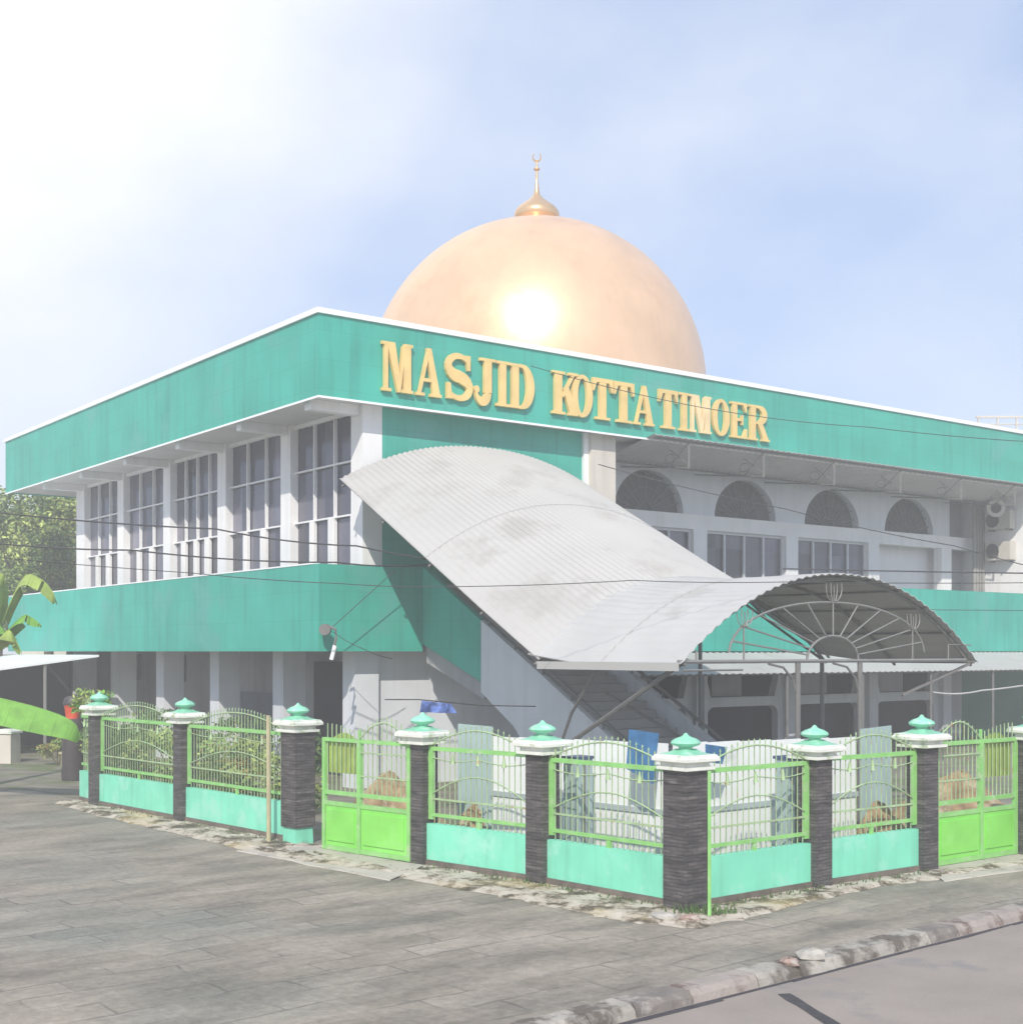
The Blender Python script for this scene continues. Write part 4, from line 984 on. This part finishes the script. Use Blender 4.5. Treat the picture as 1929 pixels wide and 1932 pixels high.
# paving: everything on the fence side of the kerb
def K(t, n=0, z=0): return K0 + KD*t + KN*n + Vector((0, 0, z))
kb = MB(); A, B, C_, D_ = K(-60, 0), K(70, 0), K(70, -90), K(-60, -90)
kb.add([(v.x, v.y, z) for z in (-.18, 0) for v in (A, B, C_, D_)], [(4,5,6,7),(0,1,5,4),(1,2,6,5),(2,3,7,6),(3,0,4,7)]); struct(kb.build('paving', PAVE))
rd = MB(); A, B, C_, D_ = K(-60, .02), K(90, .02), K(90, 60), K(-60, 60)
rd.add([(v.x, v.y, -.10) for v in (A, B, C_, D_)], [(3, 2, 1, 0)]); struct(rd.build('road', ROADM))
# yard soil inside the fence
inn = [gr(100, 1497)] + [p_ + Vector((0, .05, 0)) for p_ in P] + [Pe]
pts = [(v.x, v.y, .008) for v in inn] + [(60, 45, .008), (60, 90, .008), (-50, 90, .008), (-16, 33, .008)]
struct(MB().add(pts, [tuple(range(len(pts)))]).build('yard', YARD))
# kerb stones
kerbm = mat('kerb_concrete', (.40, .37, .32), .9, .15, 3, bump=.5, bscale=25, dirt=(.13, .11, .09), dirt_amt=.7, dscale=2.2)
kerbr = mat('kerb_worn_red', (.36, .31, .275), .9, .15, 3, bump=.5, bscale=25, dirt=(.17, .12, .10), dirt_amt=.5, dscale=2.2)
kerbd = mat('kerb_worn_dark', (.20, .175, .155), .9, .3, 3, bump=.6, bscale=25, dirt=(.42, .38, .34), dirt_amt=.35, dscale=2.5)
random.seed(4)
kerb = struct(thing('kerb', '', '', K(5))); del kerb['label']; del kerb['category']
tt = -7.0; i = 0
def stone(t0, t1, m, w0=.01, w1=.29, z=.009, tilt=0):
    def fr(u, n, zz): return K(u, n, zz)
    g = MB(); j = lambda s=.012: random.uniform(-s, s)
    nseg = 5; ring = []
    vs = []; fs = []
    for q in range(nseg+1):
        u = t0+(t1-t0)*q/nseg
        for (n, zz) in ((w0, -.17), (w0, z+j(.004)), (w1-.05+j(), z+tilt+j(.006)), (w1+j(.008), z-.05+j()), (w1+.04+j(), -.17)):
            v = K(u, n, zz); vs.append(v)
    for q in range(nseg):
        for k_ in range(4): a = q*5+k_; fs.append((a, a+1, a+6, a+5))
    fs += [(0, 1, 2, 3, 4), tuple(nseg*5+k_ for k_ in (4, 3, 2, 1, 0))]
    g.add(vs, fs); return g.build('kerb_stone', m, kerb)
seq = [kerbm, kerbd, kerbr, kerbm, kerbd, kerbm, kerbm, kerbd, kerbr, kerbr, kerbm]
while tt < 30:
    l = random.choice((.55, .62, .7, .9))
    m = kerbd if 0 else seq[i % len(seq)]
    if 3.0 < tt < 3.9: stone(tt, tt+l-.03, kerbm, .03, .33, -.01, .02)
    else: stone(tt, tt+l-.015, m)
    tt += l; i += 1
# gutter line between kerb and road
g = MB(); 
for t0 in range(-8, 30):
    a, b, c, d = K(t0, .33, -.096), K(t0+1, .33, -.096), K(t0+1, .385+random.uniform(-.02, .03), -.096), K(t0, .385+random.uniform(-.02, .03), -.096)
    g.add([a, b, c, d], [(3, 2, 1, 0)])
struct(g.build('gutter', TARM))
# tar joint in the road
a = gr(1478, 1876, -.10); b = gr(1590, 1945, -.10); d = (b-a).normalized(); b = a+d*6; n_ = Vector((-d.y, d.x, 0))
vs = []; fs = []
for q in range(31):
    c = a+(b-a)*q/30; w = .06+.006*math.sin(q*1.7); vs += [(c+n_*w+Vector((0, 0, .005))), (c-n_*w*random.uniform(.92, 1.08)+Vector((0, 0, .005)))]
for q in range(30): fs.append((2*q, 2*q+1, 2*q+3, 2*q+2))
struct(MB().add(vs, fs).build('road_joint', TARM))
# broken screed strip beside the fence
outer_ = [gr(95, 1517), gr(190, 1545), (gr(320, 1575)), gr(440, 1604), gr(530, 1628), gr(608, 1644), gr(736, 1660), gr(860, 1684), gr(986, 1708), gr(1100, 1732), gr(1200, 1750), gr(1310, 1760), gr(1400, 1742), gr(1500, 1716), gr(1640, 1680), gr(1760, 1664), gr(1930, 1640), gr(2100, 1622)]
inner_ = [Pm, P[0], along(P[0], P[1], .7), along(P[1], P[2], .3), along(P[1], P[2], .8), P[2], along(P[2], P[3], .6), P[3], along(P[3], P[4], .8), along(P[4], P[5], .3), along(P[4], P[5], .8), P[5], along(P[5], P[6], .3), P[6], P[7], along(P[7], P[8], .2), P[8], Pe]
vs = []; fs = []; W_ = 10; random.seed(9)
rowsI = []; rowsO = []
for i in range(len(outer_)-1):
    for j in range(8):
        u = j/8; rowsI.append(along(inner_[i], inner_[i+1], u)); rowsO.append(along(outer_[i], outer_[i+1], u)+Vector((random.uniform(-.05, .05), random.uniform(-.07, .07), 0))); rowsO[-1] = rowsO[-1]*.85+rowsI[-1]*.15
for I_, O_ in zip(rowsI, rowsO):
    for k_ in range(W_+1):
        u = k_/W_; p_ = I_*(1-u)+O_*u; p_.z = .03+.018*random.random() if k_ < W_ else .003
        if k_ == W_-1: p_.z = .02
        vs.append(p_)
for r_ in range(len(rowsI)-1):
    for k_ in range(W_): a = r_*(W_+1)+k_; fs.append((a, a+1, a+W_+2, a+W_+1))
struct(MB().add(vs, fs).build('verge', STRIP, smooth=False))
# smooth apron in front of the gates
def apron(nm, p, q, o0, o1):
    vs = []; n = 8
    for u in range(n+1):
        a = along(p, q, u/n); b = along(o0, o1, u/n)+Vector((random.uniform(-.03, .03), random.uniform(-.04, .04), 0))
        vs += [Vector((a.x, a.y, .054)), Vector((b.x, b.y, .012)), Vector((b.x, b.y-.02, -.002))]
    fs = []
    for u in range(n):
        k_ = 3*u; fs += [(k_, k_+1, k_+4, k_+3), (k_+1, k_+2, k_+5, k_+4)]
    struct(MB().add(vs, fs).build(nm, mat('apron_concrete', (.47, .43, .37), .9, .12, 1.5, bump=.4, bscale=15, dirt=(.30, .27, .23), dirt_amt=.3, dscale=2)))
apron('gate_apron', gr(585, 1604), gr(800, 1640), gr(450, 1606), gr(735, 1662))
apron('gate_apron', gr(1745, 1645), gr(1960, 1612), gr(1780, 1664), gr(2040, 1628))
# loose stones
random.seed(17)
def rock(label, p_, s, m, name='stone'):
    vs = []; fs = []
    n1, n2 = 5, 8
    for i in range(n1+1):
        for j in range(n2):
            th = math.pi*i/n1; ph = 2*math.pi*j/n2; k_ = 1+random.uniform(-.18, .18)
            vs.append((s[0]*math.sin(th)*math.cos(ph)*k_, s[1]*math.sin(th)*math.sin(ph)*k_, s[2]*math.cos(th)*k_))
    for i in range(n1):
        for j in range(n2): fs.append((i*n2+j, i*n2+(j+1) % n2, (i+1)*n2+(j+1) % n2, (i+1)*n2+j))
    o = MB().add(vs, fs).build(name, m); o.location = p_+Vector((0, 0, s[2]*.6+.02)); return tag(o, label, 'stone')
stm = mat('brick_stone', (.34, .24, .20), .9, .2, 8, bump=.5, dirt=(.45, .40, .35), dirt_amt=.4, dscale=8)
st2 = mat('grey_rubble', (.40, .38, .34), .9, .25, 8, bump=.5)
rock('reddish stone lying against the foot of the corner pillar', gr(1302, 1742), (.12, .08, .05), stm)
rock('grey stone lying left of the corner pillar foot', gr(1250, 1738), (.16, .10, .05), st2)
rock('small pale stone by the foot of the pillar left of the corner', gr(1040, 1668), (.07, .05, .025), st2)
rock('small pale stone by the foot of the pillar right of the corner', gr(1560, 1680), (.06, .05, .025), st2)
rock('broken lump of concrete at the gap in the kerb', K(3.55, .18, -.02), (.16, .12, .07), st2)
rock('second smaller lump of concrete beside the kerb gap', K(3.2, .2, -.03), (.10, .09, .05), stm)
# moss and weed tufts along the wall foot
gms = MB(); random.seed(33)
for _ in range(380):
    seg = random.choice([(0, 1), (1, 2), (3, 4), (4, 5), (4, 5), (5, 6), (5, 6), (6, 7)])
    u = random.random()**1.0; p_ = along(P[seg[0]], P[seg[1]], u); d = (P[seg[1]]-P[seg[0]]).normalized(); n_ = Vector((-d.y, d.x, 0)); n_ = -n_ if n_.y > 0 else n_
    p_ = p_ + n_*random.uniform(.12, .3); h_ = random.uniform(.02, .07); a = random.uniform(0, 6.28); e = Vector((math.cos(a), math.sin(a), 0))
    p_.z = .04; gms.add([p_-e*.012, p_+e*.012, p_+Vector((random.uniform(-.03, .03), random.uniform(-.03, .03), h_))], [(0, 1, 2)])
cc = gr(1330, 1728)
for _ in range(170):
    p_ = Vector((cc.x+random.gauss(0, .16), cc.y+random.gauss(-.02, .06), .04)); a = random.uniform(0, 6.28); e = Vector((math.cos(a), math.sin(a), 0))
    gms.add([p_-e*.012, p_+e*.012, p_+Vector((random.uniform(-.04, .04), random.uniform(-.04, .04), random.uniform(.03, .12)))], [(0, 1, 2)])
struct(gms.build('weeds', LEAF3, fix=False), 'stuff')

# ------------------------------------------------------------------ haze
HD = 0.0046
hz = MB(); hz.box(-62, 62, -6, 112, -1.3, 19.5); ho = struct(hz.build('haze', None) if False else hz.build('haze', TARM), 'stuff')
hm = bpy.data.materials.new('haze_air'); hm.use_nodes = True; nt = hm.node_tree; nt.nodes.clear()
o_ = nt.nodes.new('ShaderNodeOutputMaterial'); v_ = nt.nodes.new('ShaderNodeVolumePrincipled')
v_.inputs['Color'].default_value = (1, .99, .975, 1); v_.inputs['Density'].default_value = HD; v_.inputs['Anisotropy'].default_value = .0
nt.links.new(v_.outputs[0], o_.inputs['Volume']); ho.data.materials.clear(); ho.data.materials.append(hm)

# ------------------------------------------------------------------ light, sky, camera
EL = rad(38); hv = Vector((-.12, -1.0)).normalized()
sdir = Vector((hv.x*math.cos(EL), hv.y*math.cos(EL), math.sin(EL)))
sl = bpy.data.lights.new('sun', 'SUN'); sl.energy = 3.6; sl.angle = rad(.6); sl.color = (1, .94, .84)
so = bpy.data.objects.new('sun', sl); COL.objects.link(so); so.rotation_euler = (-sdir).to_track_quat('-Z', 'Y').to_euler(); so.location = (0, 0, 30)
w = bpy.data.worlds.new('World'); scene.world = w; w.use_nodes = True
nt = w.node_tree; N = nt.nodes; L = nt.links; N.clear()
out = N.new('ShaderNodeOutputWorld')
sky = N.new('ShaderNodeTexSky'); sky.sky_type = 'NISHITA'; sky.sun_disc = False; sky.sun_elevation = EL
sky.sun_rotation = math.atan2(hv.x, hv.y); sky.air_density = 1.0; sky.dust_density = .6
bg = N.new('ShaderNodeBackground'); bg.inputs[1].default_value = .15; tn = N.new('ShaderNodeMixRGB'); tn.blend_type = 'MULTIPLY'; tn.inputs[0].default_value = 1; tn.inputs[2].default_value = (.97, .97, 1.04, 1); L.new(sky.outputs[0], tn.inputs[1]); L.new(tn.outputs[0], bg.inputs[0])
tc = N.new('ShaderNodeTexCoord')
mp = N.new('ShaderNodeMapping'); mp.inputs['Scale'].default_value = (1, 1, 1.8); L.new(tc.outputs['Generated'], mp.inputs[0])
nz = N.new('ShaderNodeTexNoise'); nz.inputs['Scale'].default_value = 2.6; nz.inputs['Detail'].default_value = 6; nz.inputs['Roughness'].default_value = .5
L.new(mp.outputs[0], nz.inputs['Vector'])
dt = N.new('ShaderNodeVectorMath'); dt.operation = 'DOT_PRODUCT'; dt.inputs[1].default_value = Vector((-.65, 1, .74)).normalized()
L.new(tc.outputs['Generated'], dt.inputs[0])
mr = N.new('ShaderNodeMapRange'); mr.inputs[1].default_value = .875; mr.inputs[2].default_value = .972; mr.inputs[3].default_value = 0.0; mr.inputs[4].default_value = 1.0
L.new(dt.outputs['Value'], mr.inputs[0])
nr = N.new('ShaderNodeMapRange'); nr.inputs[1].default_value = .35; nr.inputs[2].default_value = .7; nr.inputs[3].default_value = .0; nr.inputs[4].default_value = .5
L.new(nz.outputs[0], nr.inputs[0])
ad = N.new('ShaderNodeMath'); ad.operation = 'ADD'; ad.use_clamp = True; L.new(mr.outputs[0], ad.inputs[0]); L.new(nr.outputs[0], ad.inputs[1])
cb = N.new('ShaderNodeBackground'); cb.inputs[0].default_value = (.93, .95, 1.0, 1); cb.inputs[1].default_value = 1.0
b2 = N.new('ShaderNodeBackground'); b2.inputs[0].default_value = (.33, .47, .76, 1)
m0 = N.new('ShaderNodeMixShader'); m0.inputs[0].default_value = .65; L.new(bg.outputs[0], m0.inputs[1]); L.new(b2.outputs[0], m0.inputs[2])
mx = N.new('ShaderNodeMixShader'); L.new(ad.outputs[0], mx.inputs[0]); L.new(m0.outputs[0], mx.inputs[1]); L.new(cb.outputs[0], mx.inputs[2])
L.new(mx.outputs[0], out.inputs['Surface'])

cd = bpy.data.cameras.new('camera'); cam = bpy.data.objects.new('camera', cd); COL.objects.link(cam)
cam.location = (0, 0, CAMH); cam.rotation_euler = (rad(90), 0, 0)
cd.sensor_fit = 'HORIZONTAL'; cd.sensor_width = 36; cd.lens = 36*FPX/1929; cd.shift_y = (HY-966)/1929; cd.clip_end = 3000; cd.clip_start = .1
scene.camera = cam
scene.view_settings.view_transform = 'Standard'; scene.view_settings.look = 'None'; scene.view_settings.exposure = 0.22; scene.view_settings.gamma = 1
scene.cycles.max_bounces = 6; scene.cycles.volume_bounces = 1
